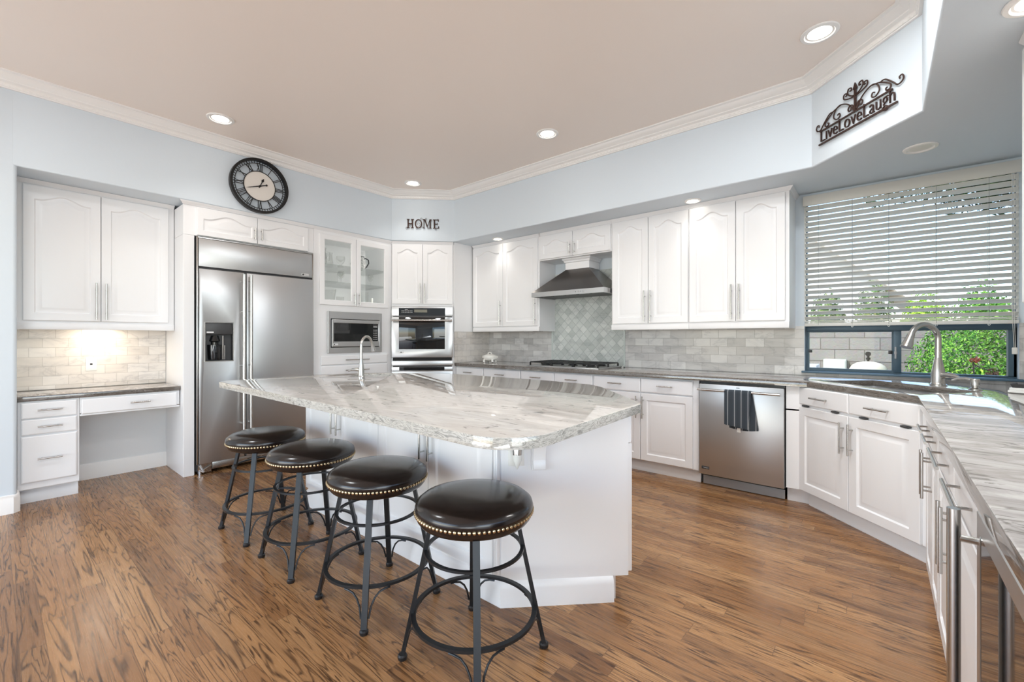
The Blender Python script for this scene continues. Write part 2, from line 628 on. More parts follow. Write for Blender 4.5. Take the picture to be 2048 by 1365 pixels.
    def bevel_sharp(s, off, ang=60, seg=2, cond=None):
        s.bm.normal_update()
        bmesh.ops.recalc_face_normals(s.bm, faces=s.bm.faces)
        bmesh.ops.dissolve_limit(s.bm, angle_limit=math.radians(1), verts=s.bm.verts, edges=s.bm.edges)
        es = [e for e in s.bm.edges if len(e.link_faces) == 2 and e.calc_face_angle(0) > math.radians(ang) and (cond is None or cond(e))]
        bmesh.ops.bevel(s.bm, geom=es, offset=off, segments=seg, affect='EDGES', profile=.5, clamp_overlap=True)
        return s

    def mul(s, mx):
        bmesh.ops.transform(s.bm, matrix=mx, verts=s.bm.verts)
        return s

    def build(s, name, m, parent=None, label=None, angle=35, flat=False):
        bmesh.ops.recalc_face_normals(s.bm, faces=s.bm.faces)
        me = bpy.data.meshes.new(name)
        s.bm.to_mesh(me)
        s.bm.free()
        return link(name, me, m, parent, label, angle, flat)


def link(name, me, m, parent=None, label=None, angle=35, flat=False):
    me.materials.clear()
    me.materials.append(m)
    if not flat:
        for q in me.polygons:
            q.use_smooth = True
        me.set_sharp_from_angle(angle=math.radians(angle))
    o = bpy.data.objects.new(name, me)
    COL.objects.link(o)
    if parent:
        o.parent = parent
    if label:
        o['label'] = label
    return o


def tag(o, label, cat, group=None):
    o['label'] = label
    o['category'] = cat
    if group:
        o['group'] = group
    return o


def thing(name, label, cat, loc=(0, 0, 0), deg=0, group=None):
    o = bpy.data.objects.new(name, None)
    o.empty_display_size = .05
    COL.objects.link(o)
    o.location = loc
    o.rotation_euler = (0, 0, math.radians(deg))
    return tag(o, label, cat, group)


def inv(t):
    return (Matrix.Translation(t.location) @ t.rotation_euler.to_matrix().to_4x4()).inverted()


def struct(name, mb, m, **k):
    o = mb.build(name, m, **k)
    o['kind'] = 'structure'
    return o


def copy_tree(o, parent=None):
    c = o.copy()
    COL.objects.link(c)
    c.parent = parent
    for ch in list(o.children):
        copy_tree(ch, c)
    return c


def text_mesh(body, w, h, depth=.001, thin=0):
    cu = bpy.data.curves.new('text', 'FONT')
    cu.body = body
    cu.extrude = .02
    cu.resolution_u = 3
    cu.offset = -thin
    o = bpy.data.objects.new('text', cu)
    COL.objects.link(o)
    bpy.context.view_layer.update()
    me = bpy.data.meshes.new_from_object(o.evaluated_get(bpy.context.evaluated_depsgraph_get()))
    bpy.data.objects.remove(o)
    xs = [v.co.x for v in me.vertices]
    ys = [v.co.y for v in me.vertices]
    x0, x1, y0, y1 = min(xs), max(xs), min(ys), max(ys)
    for v in me.vertices:
        v.co = ((v.co.x - x0) / (x1 - x0) * w, -depth if v.co.z > 0 else 0, (v.co.y - y0) / (y1 - y0) * h)
    return me


def text(name, body, m, parent, x, y, z, w, h, depth=.001, label=None, thin=0):
    me = text_mesh(body, w, h, depth, thin)
    me.transform(Matrix.Translation((x, y, z)))
    return link(name, me, m, parent, label, flat=True)

# ================================================================== THE SETTING
ZC, ZS = 3.06, 2.443          # tray ceiling, soffit underside
XL, XN, YW, XR = -4.66, -5.28, 4.44, .79
YN = -3.6

struct('floor', MB().box(-5.5, 4.2, YN - .2, 4.6, -.06, 0), M['floor'])
struct('ceiling', MB().box(-5.5, 4.2, YN - .2, 4.6, ZC, ZC + .1), M['ceiling'])
tray = [(XL, YN), (XL, 3.218), (-4.115, 3.763), (-.373, 3.763), (.172, 3.218), (.172, YN)]
sf = MB().prism(tray + [(.95, YN), (.95, 4.62), (-5.45, 4.62), (-5.45, YN)], ZS, ZC)
sf.bevel_sharp(.012, 40, 3, lambda e: all(abs(v.co.z - ZS) < .001 for v in e.verts) or all(v.co.z < ZC for v in e.verts) and False)
struct('wall_soffit', sf, M['wall'])
lw = MB().box(-5.45, XL + .0008, YN, .12, 0, ZC - .02)
lw.bevel_sharp(.022, 60, 4, lambda e: all(abs(v.co.x - XL) < .002 and abs(v.co.y - .12) < .001 for v in e.verts))
struct('wall_left', lw, M['wall'])
struct('wall_nook', MB().box(-5.45, XN, .1, 4.62, 0, ZS + .02), M['wall_white'])
WX0, WX1, WZ0, WZ1 = -.49, .712, .952, 2.41
struct('wall_far', MB().prism([(XN, 0), (.95, 0), (.95, ZS + .02), (XN, ZS + .02)], YW, YW + .17,
                              [[(WX0, WZ0), (WX1, WZ0), (WX1, WZ1), (WX0, WZ1)]], 'xz'), M['wall'])
struct('wall_right', MB().box(XR, .95, 1.75, YW, 0, ZS + .02), M['wall'])  # near end cut short so the side fill light gets in
nw = MB().prism([(-5.45, 0), (4.1, 0), (4.1, ZC), (-5.45, ZC)], YN - .15, YN, [[(-4.3, .1), (-.1, .1), (-.1, 2.45), (-4.3, 2.45)]], 'xz')  # unseen wall, its opening made to let light into the room
struct('wall_near', nw, M['wall'])
struct('wall_added_room', MB().box(.95, 4.1, 2.4, 2.55, 0, ZC), M['wall'])  # wall of an unseen side room, invented to bring in side light

# baseboard round the end of the left wall
bb = MB()
prof = [(0, 0), (.017, 0), (.017, .105), (.013, .12), (.006, .128), (0, .13)]
path = [(XL, YN), (XL, .098), (XL - .022, .12), (XL - .16, .12)]
nrm = [(1, 0), (.92, .38), (.38, .92), (0, 1)]
bb.loops([[(q[0] + m_[0] * a, q[1] + m_[1] * a, z) for a, z in prof] for q, m_ in zip(path, nrm)], True, True, True)
struct('baseboard_left', bb, M['trim'])
struct('baseboard_nook', MB().prism([(0, 0), (.016, 0), (.016, .12), (.01, .135), (0, .135)], .44, 1.09, plane='xz').mul(Matrix.Translation((XN, 0, 0))), M['trim'])


def sweep(path, prof, closed=False):
    """profile (out, z) swept along a plan path; 'out' points to the left of the walking direction"""
    k = len(path)
    lp = []
    for i, q in enumerate(path):
        q = Vector(q)
        a = (q - Vector(path[i - 1])).normalized() if i else None
        b = (Vector(path[i + 1]) - q).normalized() if i < k - 1 else None
        na = Vector((a.y, -a.x)) if a else None
        nb = Vector((b.y, -b.x)) if b else None
        if na is None or nb is None:
            m_ = nb if na is None else na
        else:
            m_ = (na + nb)
            m_ = m_ / max(m_.dot(na), .2)
        lp.append([(q.x + m_.x * o_, q.y + m_.y * o_, z) for o_, z in prof])
    return MB().loops(lp, True, True, True)


crown = [(0, ZC), (.11, ZC), (.11, ZC - .010), (.092, ZC - .014), (.086, ZC - .026), (.064, ZC - .044), (.054, ZC - .05), (.052, ZC - .056), (.03, ZC - .064),
         (.026, ZC - .07), (.024, ZC - .086), (.018, ZC - .088), (.016, ZC - .094), (0, ZC - .094)]
struct('trim_1', sweep([(XL, YN), (XL, 3.218), (-4.115, 3.763), (-.373, 3.763), (.172, 3.218), (.172, YN)], crown), M['trim'], angle=25)
# carved bead course of the crown: small egg-shaped bosses
bd = MB()
for a, b in zip([(XL, -.6), (XL, 3.218), (-4.115, 3.763), (-.373, 3.763), (.172, 3.218)], [(XL, 3.218), (-4.115, 3.763), (-.373, 3.763), (.172, 3.218), (.172, 1.6)]):
    a, b = Vector(a), Vector(b)
    d = (b - a).normalized()
    nn = Vector((d.y, -d.x))
    L_ = (b - a).length
    k = int(L_ / .032)
    for i in range(k):
        q = a + d * (L_ * (i + .5) / k) + nn * .024
        w_ = .012
        e0 = [(q + d * (w_ * math.cos(t)) + nn * 0) for t in [2 * PI * j / 6 for j in range(6)]]
        zz = [ZC - .078 + .0075 * math.sin(2 * PI * j / 6) for j in range(6)]
        o_ = [bd.bm.verts.new((v.x, v.y, z)) for v, z in zip(e0, zz)]
        q2 = q + nn * .006
        cv = bd.bm.verts.new((q2.x, q2.y, ZC - .078))
        for j in range(6):
            bd.bm.faces.new((o_[j], o_[(j + 1) % 6], cv))
struct('trim_2', bd, M['trim'])

# ------------------------------------------------------------------ window
win = MB()
fy0, fy1 = YW + .05, YW + .11


def frame_rect(mb, x0, x1, z0, z1, w, y0, y1):
    mb.prism([(x0, z0), (x1, z0), (x1, z1), (x0, z1)], y0, y1, [[(x0 + w, z0 + w), (x1 - w, z0 + w), (x1 - w, z1 - w), (x0 + w, z1 - w)]], 'xz')


frame_rect(win, WX0 + .001, WX1 - .001, WZ0 + .001, WZ1 - .001, .013, fy0, fy1)
win.box(WX1 - .04, WX1 - .002, fy0, fy1, WZ0 + .01, 1.3)
win.box(WX0 + .01, WX1 - .01, fy0 - .012, fy1, 1.284, 1.335, .003)
win.box(.078, .124, fy0 - .008, fy1 - .002, WZ0 + .01, 1.29, .003)
frame_rect(win, WX0 + .012, .08, WZ0 + .012, 1.287, .012, fy0 + .01, fy1 - .01)
window = struct('window_1', win, M['teal'])
MB().box(WX0 + .02, .07, fy0 + .03, fy0 + .034, WZ0 + .02, 1.28).build('glass_pane', M['glass'], window)
MB().box(.12, WX1 - .02, fy0 + .03, fy0 + .034, WZ0 + .01, 1.287).build('glass_pane', M['glass'], window)
MB().box(WX0 + .025, WX1 - .025, fy0 + .03, fy0 + .034, 1.33, WZ1 - .025).build('glass_pane', M['glass'], window)
for x in (WX0 + .034, .06):
    MB().box(x - .012, x + .012, fy0 - .006, fy0 + .02, 1.105, 1.13, .002).build('latch', M['black'], window)
MB().cyl((.09, fy0 - .02, 1.07), (.09, fy0 - .02, 1.16), .006).box(.082, .098, fy0 - .02, fy0, 1.105, 1.125).build('lock_lever', M['grey_metal'], window)
struct('trim_3', MB().box(WX0 - .02, WX1 + .02, YW - .035, fy0 + .005, WZ0 - .016, WZ0 + .0005, .003), M['sill'])

# backsplash tiling
tag(MB().box(-4.145, -3.085, YW - .008, YW - .0005, .9145, 1.33).build('tile_backsplash', M['tile_x']), 'marble subway tile backsplash left of the cooktop, behind the white tureen', 'backsplash', 'tile backsplashes')
tag(MB().box(-2.12, WX0 - .002, YW - .008, YW - .0005, .9145, 1.33).box(WX0 - .002, WX1 + .002, YW - .008, YW - .0005, .9145, WZ0 - .018).box(WX1 + .002, XR - .009, YW - .008, YW - .0005, .9145, 1.33)
    .build('tile_backsplash', M['tile_x']), 'marble subway tile backsplash between the cooktop and the window corner', 'backsplash', 'tile backsplashes')
tag(MB().box(XR - .008, XR - .0005, 1.76, YW - .001, .9145, 1.33).build('tile_backsplash', M['tile_y']), 'marble tile backsplash on the right-hand wall past the window', 'backsplash', 'tile backsplashes')
tag(MB().box(-4.1455, -4.137, 3.79, YW - .009, .9145, 1.31).build('tile_backsplash', M['tile_y']), 'marble tile return on the side of the oven tower', 'backsplash', 'tile backsplashes')
tag(MB().box(XN + .0005, XN + .008, .121, 1.085, .803, 1.36).build('tile_backsplash', M['tile_y']), 'warm lit marble tile backsplash above the built-in desk', 'backsplash', 'tile backsplashes')
t = thing('mosaic_backsplash', 'pale green marble diamond mosaic panel behind the cooktop', 'backsplash', (-2.6, YW, .914))
pz = MB()
pz.box(-3.07, -2.135, YW - .012, YW - .001, .915, 2.0)
pz.mul(inv(t)).build('mosaic_panel', M['mosaic'], t)
for x in (-3.077, -2.128):
    MB().box(x - .009, x + .009, YW - .018, YW - .001, .916, 1.68, .004).mul(inv(t)).build('liner', M['pencil'], t)


# ================================================================== BUILDERS
def door_loops(x0, z0, w, h, ys, arch):
    """list of (inset, y, arch height) -> loops of matching point count"""
    N = 18
    out = []
    for ins, y, A in ys:
        lp = [(x0 + ins, y, z0 + ins), (x0 + w - ins, y, z0 + ins)]
        for i in range(N + 1):
            q = 1 - 2 * i / N
            b = .5 * (1 + math.cos(PI * min(1, abs(q) / .86)))
            lp.append((x0 + w / 2 + q * (w / 2 - ins), y, z0 + h - ins - A * (1 - b)))
        out.append(lp)
    return out


def door(parent, x0, z0, w, h, arch=.0, pull=None, t=.02, ins=None, m='cabinet'):
    ins = ins or min(.062, w * .19)
    A = arch
    mb = MB().loops(door_loops(x0, z0, w, h, [
        (0, -.0005, 0), (0, -t + .003, 0), (.003, -t, 0), (ins - .004, -t, A), (ins + .004, -t + .0095, A), (ins + .013, -t + .0095, A),
        (ins + .036, -t + .0015, A), (ins + .04, -t + .001, A)], A), True, True, True)
    d = mb.build('door', M[m], parent, angle=22)
    if pull:
        handle(d, *pull, y=-t)
    return d


def glass_door(parent, x0, z0, w, h, pull, fr=.06):
    t = .02
    mb = MB().loops(door_loops(x0, z0, w, h, [(fr, -.0005, 0), (0, -.0005, 0), (0, -t + .003, 0), (.003, -t, 0), (fr - .008, -t, 0), (fr - .002, -t + .006, 0), (fr, -.0005, 0)], 0))
    d = mb.build('door', M['cabinet'], parent, angle=25)
    MB().box(x0 + fr - .004, x0 + w - fr + .004, -.012, -.009, z0 + fr - .004, z0 + h - fr + .004).build('glass_pane', M['glass'], d)
    handle(d, *pull, y=-t)
    return d


def drawer(parent, x0, z0, w, h, pull=None, t=.02):
    mb = MB().loops(door_loops(x0, z0, w, h, [(0, -.0005, 0), (0, -t + .006, 0), (.002, -t + .003, 0), (.008, -t, 0)], 0), True, True, True)
    d = mb.build('drawer', M['cabinet'], parent, angle=22)
    if pull:
        handle(d, *pull, y=-t)
    return d


def handle(parent, kind, x, z, L_, y=-.02, r=.0058, so=.033):
    """bar pull centred at x, z"""
    mb = MB()
    v = Vector((0, 0, 1)) if kind == 'v' else Vector((1, 0, 0))
    c = Vector((x, y - so, z))
    mb.cyl(c - v * L_ / 2, c + v * L_ / 2, r, n=12)
    for s_ in (-.32, .32):
        q = c + v * (L_ * s_)
        mb.cyl(q, (q.x, y + .001, q.z), r * .72, n=8)
    return mb.build('handle', M['nickel'], parent)


def body(parent, W_, D, z0, z1, toe=None, y0=0, x0=0):
    mb = MB().box(x0, x0 + W_, y0, D, z0, z1, .0015, 1)
    b = mb.build('body', M['cabinet'], parent)
    if toe:
        k = MB().box(x0, x0 + W_, toe, D, 0, z0)
        k.prism([(toe - .014, 0), (toe, 0), (toe, .085), (toe - .004, .085), (toe - .014, .07)], x0, x0 + W_, plane='yz')
        k.build('toe_kick', M['cabinet'], parent)
    return b


g = .0025
UPG, BSG = 'white wall cabinets', 'white base cabinets'


def wall_cabinet(name, label, loc, deg, W_, D, z0, z1, splits, arch, group=UPG, pull_len=.3, rail=True, crown=True, cw=0, ends=(False, False), same_side=False, dz0=None, dz1=None):
    """splits: door edges in local x"""
    t = thing(name, label, 'cabinet', (*loc, 0), deg, group)
    body(t, W_, D, z0, z1)
    a, b = dz0 or z0 + .012, dz1 or z1 - .012
    k = len(splits) - 1
    for i in range(k):
        x0, x1 = splits[i] + g, splits[i + 1] - g
        left = i % 2 == 0 or same_side
        px = x1 - .028 if left else x0 + .028
        door(t, x0, a, x1 - x0, b - a, arch, ('v', px, a + .015 + pull_len / 2, pull_len))
    if rail:
        MB().box(0, W_, -.012, .02, z0 - .05, z0 + .002, .003).box(*( (W_ - .02, W_) if ends[1] else (0, .018)), .02, D, z0 - .05, z0 + .002).build('light_rail', M['cabinet'], t)
    if crown:
        pr = [(0, 0), (-.008, 0), (-.012, .010), (-.026, .024), (-.028, .031), (0, .031)]
        c = MB().loops([[(x + (o_ if e == 0 and ends[0] else -o_ if e and ends[1] else 0), o_ - .0, z1 + z - .002) for o_, z in pr] for e, x in ((0, 0), (1, W_))], True, True, True)
        if ends[1]:
            c.loops([[(W_ - o_, o_ if e == 0 else D, z1 + z - .002) for o_, z in pr] for e in (0, 1)], True, True, True)
        c.build('crown_moulding', M['cabinet'], t)
    return t


# ================================================================== LEFT WALL: DESK NOOK
NF = -4.975
wall_cabinet('wall_cabinet', 'white two-door wall cabinet above the built-in desk, left of the refrigerator', (NF, .124), 90, .962, .3, 1.345, 2.412, [.03, .467, .92], .045, dz0=1.365, dz1=2.4, crown=True)
DF = -4.785
t = thing('drawer_pedestal', 'white three-drawer pedestal under the left end of the desk counter', 'cabinet', (DF, .124, 0), 90)
body(t, .322, .49, .115, .762, .085)
for z0, z1 in ((.635, .752), (.515, .628), (.165, .505)):
    drawer(t, .018, z0, .29, z1 - z0, ('h', .163, (z0 + z1) / 2 + .002, .13))
t = thing('desk_apron', 'white apron with one long drawer over the desk knee space', 'desk apron', (DF, .448, 0), 90)
MB().box(0, .635, 0, .45, .64, .762, .001, 1).build('apron', M['cabinet'], t)
drawer(t, .008, .632, .605, .118, ('h', .36, .695, .13))
MB().box(0, .635, -.006, .02, .618, .632, .002).build('apron_rail', M['cabinet'], t)
dc = MB().box(XN + .009, -4.765, .121, 1.086, .764, .802, .004)
tag(dc.build('desk_countertop', M['stone']), 'grey veined stone desktop in the nook beside the refrigerator', 'countertop')
t = thing('phone_jack_plate', 'white jack plate on the tiles above the desk', 'wall plate', (XN + .008, .565, 1.0), 90)
MB().box(-.036, .036, -.006, 0, -.057, .057, .003).build('plate', M['plastic_white'], t)
MB().box(-.008, .008, -.0085, -.005, -.006, .008).build('socket', M['darkmark'], t)
t = thing('under_cabinet_light', 'slim glowing lamp under the wall cabinet above the desk', 'light', (-5.13, .6, 1.343), 90)
MB().box(-.2, .2, -.04, .04, -.022, 0, .003).build('housing', M['plastic_white'], t)
MB().box(-.18, .18, -.03, .03, -.026, -.021).build('diffuser', M['ledstrip'], t)
lamp('desk_lamp_light', 'AREA', (-5.13, .6, 1.31), 1.8, (1, .84, .66), look=(-.15, 0, -1), shape='RECTANGLE', size=.06, size_y=.36)

# ================================================================== REFRIGERATOR AND ITS SURROUND
FX = -4.692
t = thing('refrigerator_cabinet', 'white surround with two short arched doors above the refrigerator', 'cabinet', (FX, 1.09, 0), 90)
MB().box(0, .082, .0, .585, 0, 2.145, .002, 1).build('side_panel', M['cabinet'], t)
MB().box(0, 1.155, .0, .585, 2.146, 2.412, .002, 1).build('body', M['cabinet'], t)
door(t, .1, 2.152, .493, .25, .05, ('v', .1 + .465, 2.24, .115), ins=.05)
door(t, .598, 2.152, .493, .25, .05, ('v', .598 + .028, 2.24, .115), ins=.05)
pr = [(0, 0), (-.008, 0), (-.012, .01), (-.026, .024), (-.028, .03), (0, .03)]
MB().loops([[(x + (o_ if not e else 0), o_, 2.411 + z) for o_, z in pr] for e, x in ((0, 0), (1, 1.155))], True, True, True).build('crown_moulding', M['cabinet'], t)

t = thing('refrigerator', 'large stainless steel side-by-side refrigerator with long bar handles', 'refrigerator', (FX, 1.177, 0), 90)
MB().box(.004, 1.056, .0, .57, .03, 2.136).build('body', M['darkgrey'], t)
MB().box(.004, .016, -.03, 0, .095, 2.136, .002).box(1.045, 1.056, -.03, 0, .095, 2.136, .002).box(.016, 1.045, -.03, 0, 2.128, 2.136).build('side_trim', M['nickel'], t)
MB().box(.02, 1.043, -.028, -.001, 1.872, 2.126, .004).build('grille_panel', M['steel'], t)
fd = MB().prism([(.02, .1), (.381, .1), (.381, 1.85), (.02, 1.85)], -.05, -.001, [[(.062, 1.018), (.284, 1.018), (.284, 1.37), (.062, 1.37)]], 'xz').bevel_sharp(.004, 60, 2).build('freezer_door', M['steel'], t)
MB().box(.401, 1.043, -.05, -.001, .1, 1.85, .005).build('refrigerator_door', M['steel'], t)
for d_, x in ((fd, .362),):
    pass
for x, nm in ((.362, 'freezer_handle'), (.422, 'refrigerator_handle')):
    h = MB().cyl((x, -.105, .33), (x, -.105, 1.83), .0135, n=16)
    for z in (.42, .97, 1.48, 1.77):
        h.cyl((x, -.105, z), (x, -.045, z), .009, n=10)
    h.build(nm, M['nickel'], t)
fr_ = MB().prism([(.057, 1.013), (.289, 1.013), (.289, 1.375), (.057, 1.375)], -.054, -.049, [[(.064, 1.02), (.282, 1.02), (.282, 1.368), (.064, 1.368)]], 'xz')
fr_.build('dispenser_frame', M['nickel'], t)
ds = MB().loops([[(x, y, z) for x, z in ((.063, 1.019), (.283, 1.019), (.283, 1.369), (.063, 1.369))] for y in (-.05, .05)], True, False, True).build('dispenser_niche', M['black'], t)
MB().box(.066, .28, -.046, .03, 1.262, 1.367, .004).build('control_panel', M['darkgrey'], ds)
MB().box(.075, .13, -.0475, -.0455, 1.275, 1.287).build('badge', M['mark'], ds)
MB().lathe([(.0, 1.03), (.052, 1.03), (.056, 1.05), (.06, 1.165), (.055, 1.168), (.03, 1.168), (.03, 1.19), (.045, 1.2), (.03, 1.25), (0, 1.25)], (.15, .0, 0), 24).build('ice_chute', M['blackglass'], ds)
MB().box(.206, .216, -.02, -.01, 1.03, 1.25).box(.222, .228, -.02, -.01, 1.03, 1.16).build('paddle_arm', M['chrome'], ds)
bdg = MB().box(.93, 1.005, -.033, -.0275, 1.887, 1.91, .002).build('badge', M['mark'], t)
MB().lathe([(0, 0), (.0085, 0), (.0085, -.0025), (0, -.0025)], (.943, -.033, 1.8985), 16, 'y').build('emblem', M['darkmark'], bdg)
text('lettering', 'Monogram', M['darkmark'], bdg, .956, -.0332, 1.894, .045, .009, .0008)
kg = MB().box(.13, 1.043, -.012, 0, .03, .093, .002)
kg.build('toe_grille', M['nickel'], t)
sl = MB()
for i in range(14):
    sl.box(.42 + i * .043, .45 + i * .043, -.0135, -.011, .062, .068)
sl.build('grille_slots', M['gap'], t)
hg = MB()
hg.box(.02, .125, -.004, .02, .008, .09).cyl((.03, -.02, .085), (.055, -.03, .02), .012).cyl((.03, -.02, .02), (.12, -.012, .07), .009).cyl((.035, -.01, 0), (.035, -.01, .03), .014).cyl((1.0, .1, 0), (1.0, .1, .03), .014)
hg.build('levelling_foot', M['chrome'], t)

# ================================================================== TALL CABINET: GLASS DOORS, MICROWAVE, DRAWERS
t = thing('tall_display_cabinet', 'tall white cabinet with two glass doors above the built-in microwave', 'cabinet', (FX, 2.246, 0), 90)
Wt = .985
gx0, gx1 = .062, .931
MB().prism([(0, .1), (Wt, .1), (Wt, 2.412), (0, 2.412)], 0, .02, [[(gx0 + .03, 1.62), (gx1 - .03, 1.62), (gx1 - .03, 2.36), (gx0 + .03, 2.36)], [(.17, 1.085), (.82, 1.085), (.82, 1.505), (.17, 1.505)]], 'xz').build('face_frame', M['cabinet'], t)
b = MB()
b.box(0, .018, .02, .58, 0, 2.412).box(Wt - .018, Wt, .02, .58, 0, 2.412).box(.018, Wt - .018, .56, .58, .1, 2.412)
b.box(.018, Wt - .018, .02, .56, 2.385, 2.412).box(.018, Wt - .018, .02, .56, 1.57, 1.605).box(.018, Wt - .018, .02, .56, 1.04, 1.065)
b.build('body', M['cabinet'], t)
MB().box(0, Wt, .06, .3, 0, .1).build('toe_kick', M['cabinet'], t)
mid = (gx0 + gx1) / 2
glass_door(t, gx0, 1.597, mid - gx0 - g, .778, ('v', mid - .03, 1.68, .14))
glass_door(t, mid + g, 1.597, gx1 - mid - g, .778, ('v', mid + .03, 1.68, .14))
for x, dy in ((.026, .75), (Wt - .026, -.75)):  # added strips hidden behind the face frame to brighten the shelves
    MB().box(x - .006, x + .006, .024, .04, 1.64, 2.34, .002).build('cabinet_fill_strip', M['plastic_white'], t)
    lamp('cabinet_fill_light', 'AREA', (FX - .032, 2.246 + x + (.008 if dy > 0 else -.008), 1.99), 1.2, (1, .95, .9), look=(-1, dy, 0), shape='RECTANGLE', size=.012, size_y=.68)
SH = (1.605, 1.868, 2.06)
for z in SH[1:]:
    MB().box(.02, Wt - .02, .03, .555, z - .008, z).build('glass_shelf', M['shelfglass'], t)
for z0, z1 in ((.928, 1.03), (.69, .918), (.45, .68), (.13, .44)):
    drawer(t, gx0 + .012, z0, gx1 - gx0 - .024, z1 - z0, ('h', mid, z0 + (z1 - z0) * (.5 if z1 > 1 else .75), .3))
MB().loops([[(x, o_, 2.411 + z) for o_, z in pr] for x in (0, Wt)], True, True, True).build('crown_moulding', M['cabinet'], t)

t = thing('microwave', 'built-in stainless microwave with black glass door and trim frame', 'microwave', (FX, 2.246, 1.06), 90)
MB().box(.18, .81, .005, .45, .035, .435).build('body', M['black'], t)
MB().prism([(.152, .0), (.838, .0), (.838, .468), (.152, .468)], -.022, -.0005, [[(.185, .062), (.805, .062), (.805, .385), (.185, .385)]], 'xz').bevel_sharp(.003, 60, 1).build('trim_frame', M['steel'], t)
mw = MB().prism([(.193, .07), (.797, .07), (.797, .377), (.193, .377)], -.034, .0, [[(.215, .128), (.778, .128), (.778, .338), (.215, .338)]], 'xz').bevel_sharp(.003, 60, 1).build('door', M['steel'], t)
MB().box(.213, .78, -.031, -.01, .126, .34).build('door_glass', M['blackglass'], mw)
bdg = MB().box(.207, .262, -.037, -.033, .085, .107, .002).build('badge', M['mark'], mw)
MB().lathe([(0, 0), (.007, 0), (.007, -.002), (0, -.002)], (.219, -.037, .096), 14, 'y').build('emblem', M['darkmark'], bdg)
kp = MB()
for r_ in range(7):
    for c_ in range(3):
        if r_ == 0:
            continue
        kp.box(.714 + c_ * .019, .724 + c_ * .019, -.0325, -.0305, .15 + (6 - r_) * .022, .156 + (6 - r_) * .022)
kp.box(.712, .765, -.0325, -.0305, .298, .306)
kp.build('keypad_markings', M['mark'], mw)
MB().box(.708, .77, -.0322, -.0305, .312, .33).build('display', M['darkgrey'], mw)

# ================================================================== OVEN TOWER (diagonal)
OX, OY, OW = -4.692, 3.235, .771
t = thing('oven_tower', 'tall white corner cabinet with two arched doors over the double oven', 'cabinet', (OX, OY, 0), 45)
MB().prism([(OX, OY + .001), (-4.147, 3.78), (-4.147, YW - .001), (XN + .001, YW - .001), (XN + .001, OY + .001)], .1, 2.412).mul(inv(t)).build('body', M['cabinet'], t)
MB().prism([(OX - .05, OY + .02), (-4.167, 3.83), (-4.167, YW - .01), (XN + .01, YW - .01), (XN + .01, OY + .02)], 0, .1).mul(inv(t)).build('toe_kick', M['cabinet'], t)
door(t, .012, 1.655, .372, .75, .045, ('v', .357, 1.79, .24))
door(t, .388, 1.655, .372, .75, .045, ('v', .415, 1.79, .24))
c = MB().loops([[(x, o_, 2.411 + z) for o_, z in pr] for x in (0, OW)], True, True, True)
c.loops([[(-4.147 - o_, y, 2.411 + z) for o_, z in pr] for y in (3.78, 4.07)], True, True, True) if False else None
c.build('crown_moulding', M['cabinet'], t)
# panel filling the gap between the tower and the first wall cabinet
t = thing('filler_panel', 'plain white filler panel between the oven tower and the wall cabinets', 'panel', (-4.146, 3.78, 0), 90)
MB().box(.003, .33, -.012, -.001, 1.31, 2.4425, .001, 1).build('panel', M['cabinet'], t)

t = thing('double_oven', 'stainless double wall oven with black glass windows in the corner tower', 'oven', (OX, OY, 0), 45)
MB().box(.02, .75, -.0045, -.0008, .27, 1.62).build('body', M['black'], t)
cp = MB().box(.006, .765, -.03, -.003, 1.505, 1.625, .004).build('control_panel', M['steel'], t)
MB().box(.095, .668, -.033, -.029, 1.508, 1.604).build('control_glass', M['blackglass'], cp)
mk = MB()
for r_ in range(2):
    for i in range(7):
        mk.box(.13 + i * .02, .142 + i * .02, -.0345, -.0325, 1.548 + r_ * .018, 1.553 + r_ * .018)
mk.box(.17, .205, -.0345, -.0325, 1.583, 1.587)
mk.build('control_markings', M['mark'], cp)
MB().box(.285, .445, -.0345, -.0325, 1.55, 1.585).build('display', M['display'], cp)


def oven_door(z0, z1, wz0, wz1):
    d_ = MB().prism([(.006, z0), (.765, z0), (.765, z1), (.006, z1)], -.04, -.004, [[(.1, wz0), (.664, wz0), (.664, wz1), (.1, wz1)]], 'xz').bevel_sharp(.004, 60, 2).build('oven_door', M['steel'], t)
    MB().box(.098, .666, -.042, -.01, wz0 - .002, wz1 + .002, .002).build('window_glass', M['blackglass'], d_)
    h = MB().cyl((.012, -.085, z1 - .047), (.758, -.085, z1 - .047), .0125, n=14)
    for x in (.04, .73):
        h.cyl((x, -.085, z1 - .047), (x, -.038, z1 - .047), .009, n=10)
    h.build('handle', M['nickel'], d_)
    return d_


d_ = oven_door(.985, 1.495, 1.09, 1.488)
bdg = MB().box(.1, .15, -.044, -.0395, 1.04, 1.063, .002).build('badge', M['mark'], d_)
MB().lathe([(0, 0), (.008, 0), (.008, -.002), (0, -.002)], (.125, -.044, 1.051), 14, 'y').build('emblem', M['darkmark'], bdg)
MB().box(.02, .75, -.02, -.003, .945, .98).build('vent_slot', M['gap'], t)
MB().box(.008, .763, -.034, -.003, .882, .943, .003).build('middle_panel', M['steel'], t)
MB().box(.008, .763, -.03, -.003, .815, .868, .003).build('lower_panel', M['steel'], t)
MB().box(.1, .66, -.033, -.029, .822, .866).build('lower_control_glass', M['blackglass'], t)
oven_door(.3, .812, .42, .74)

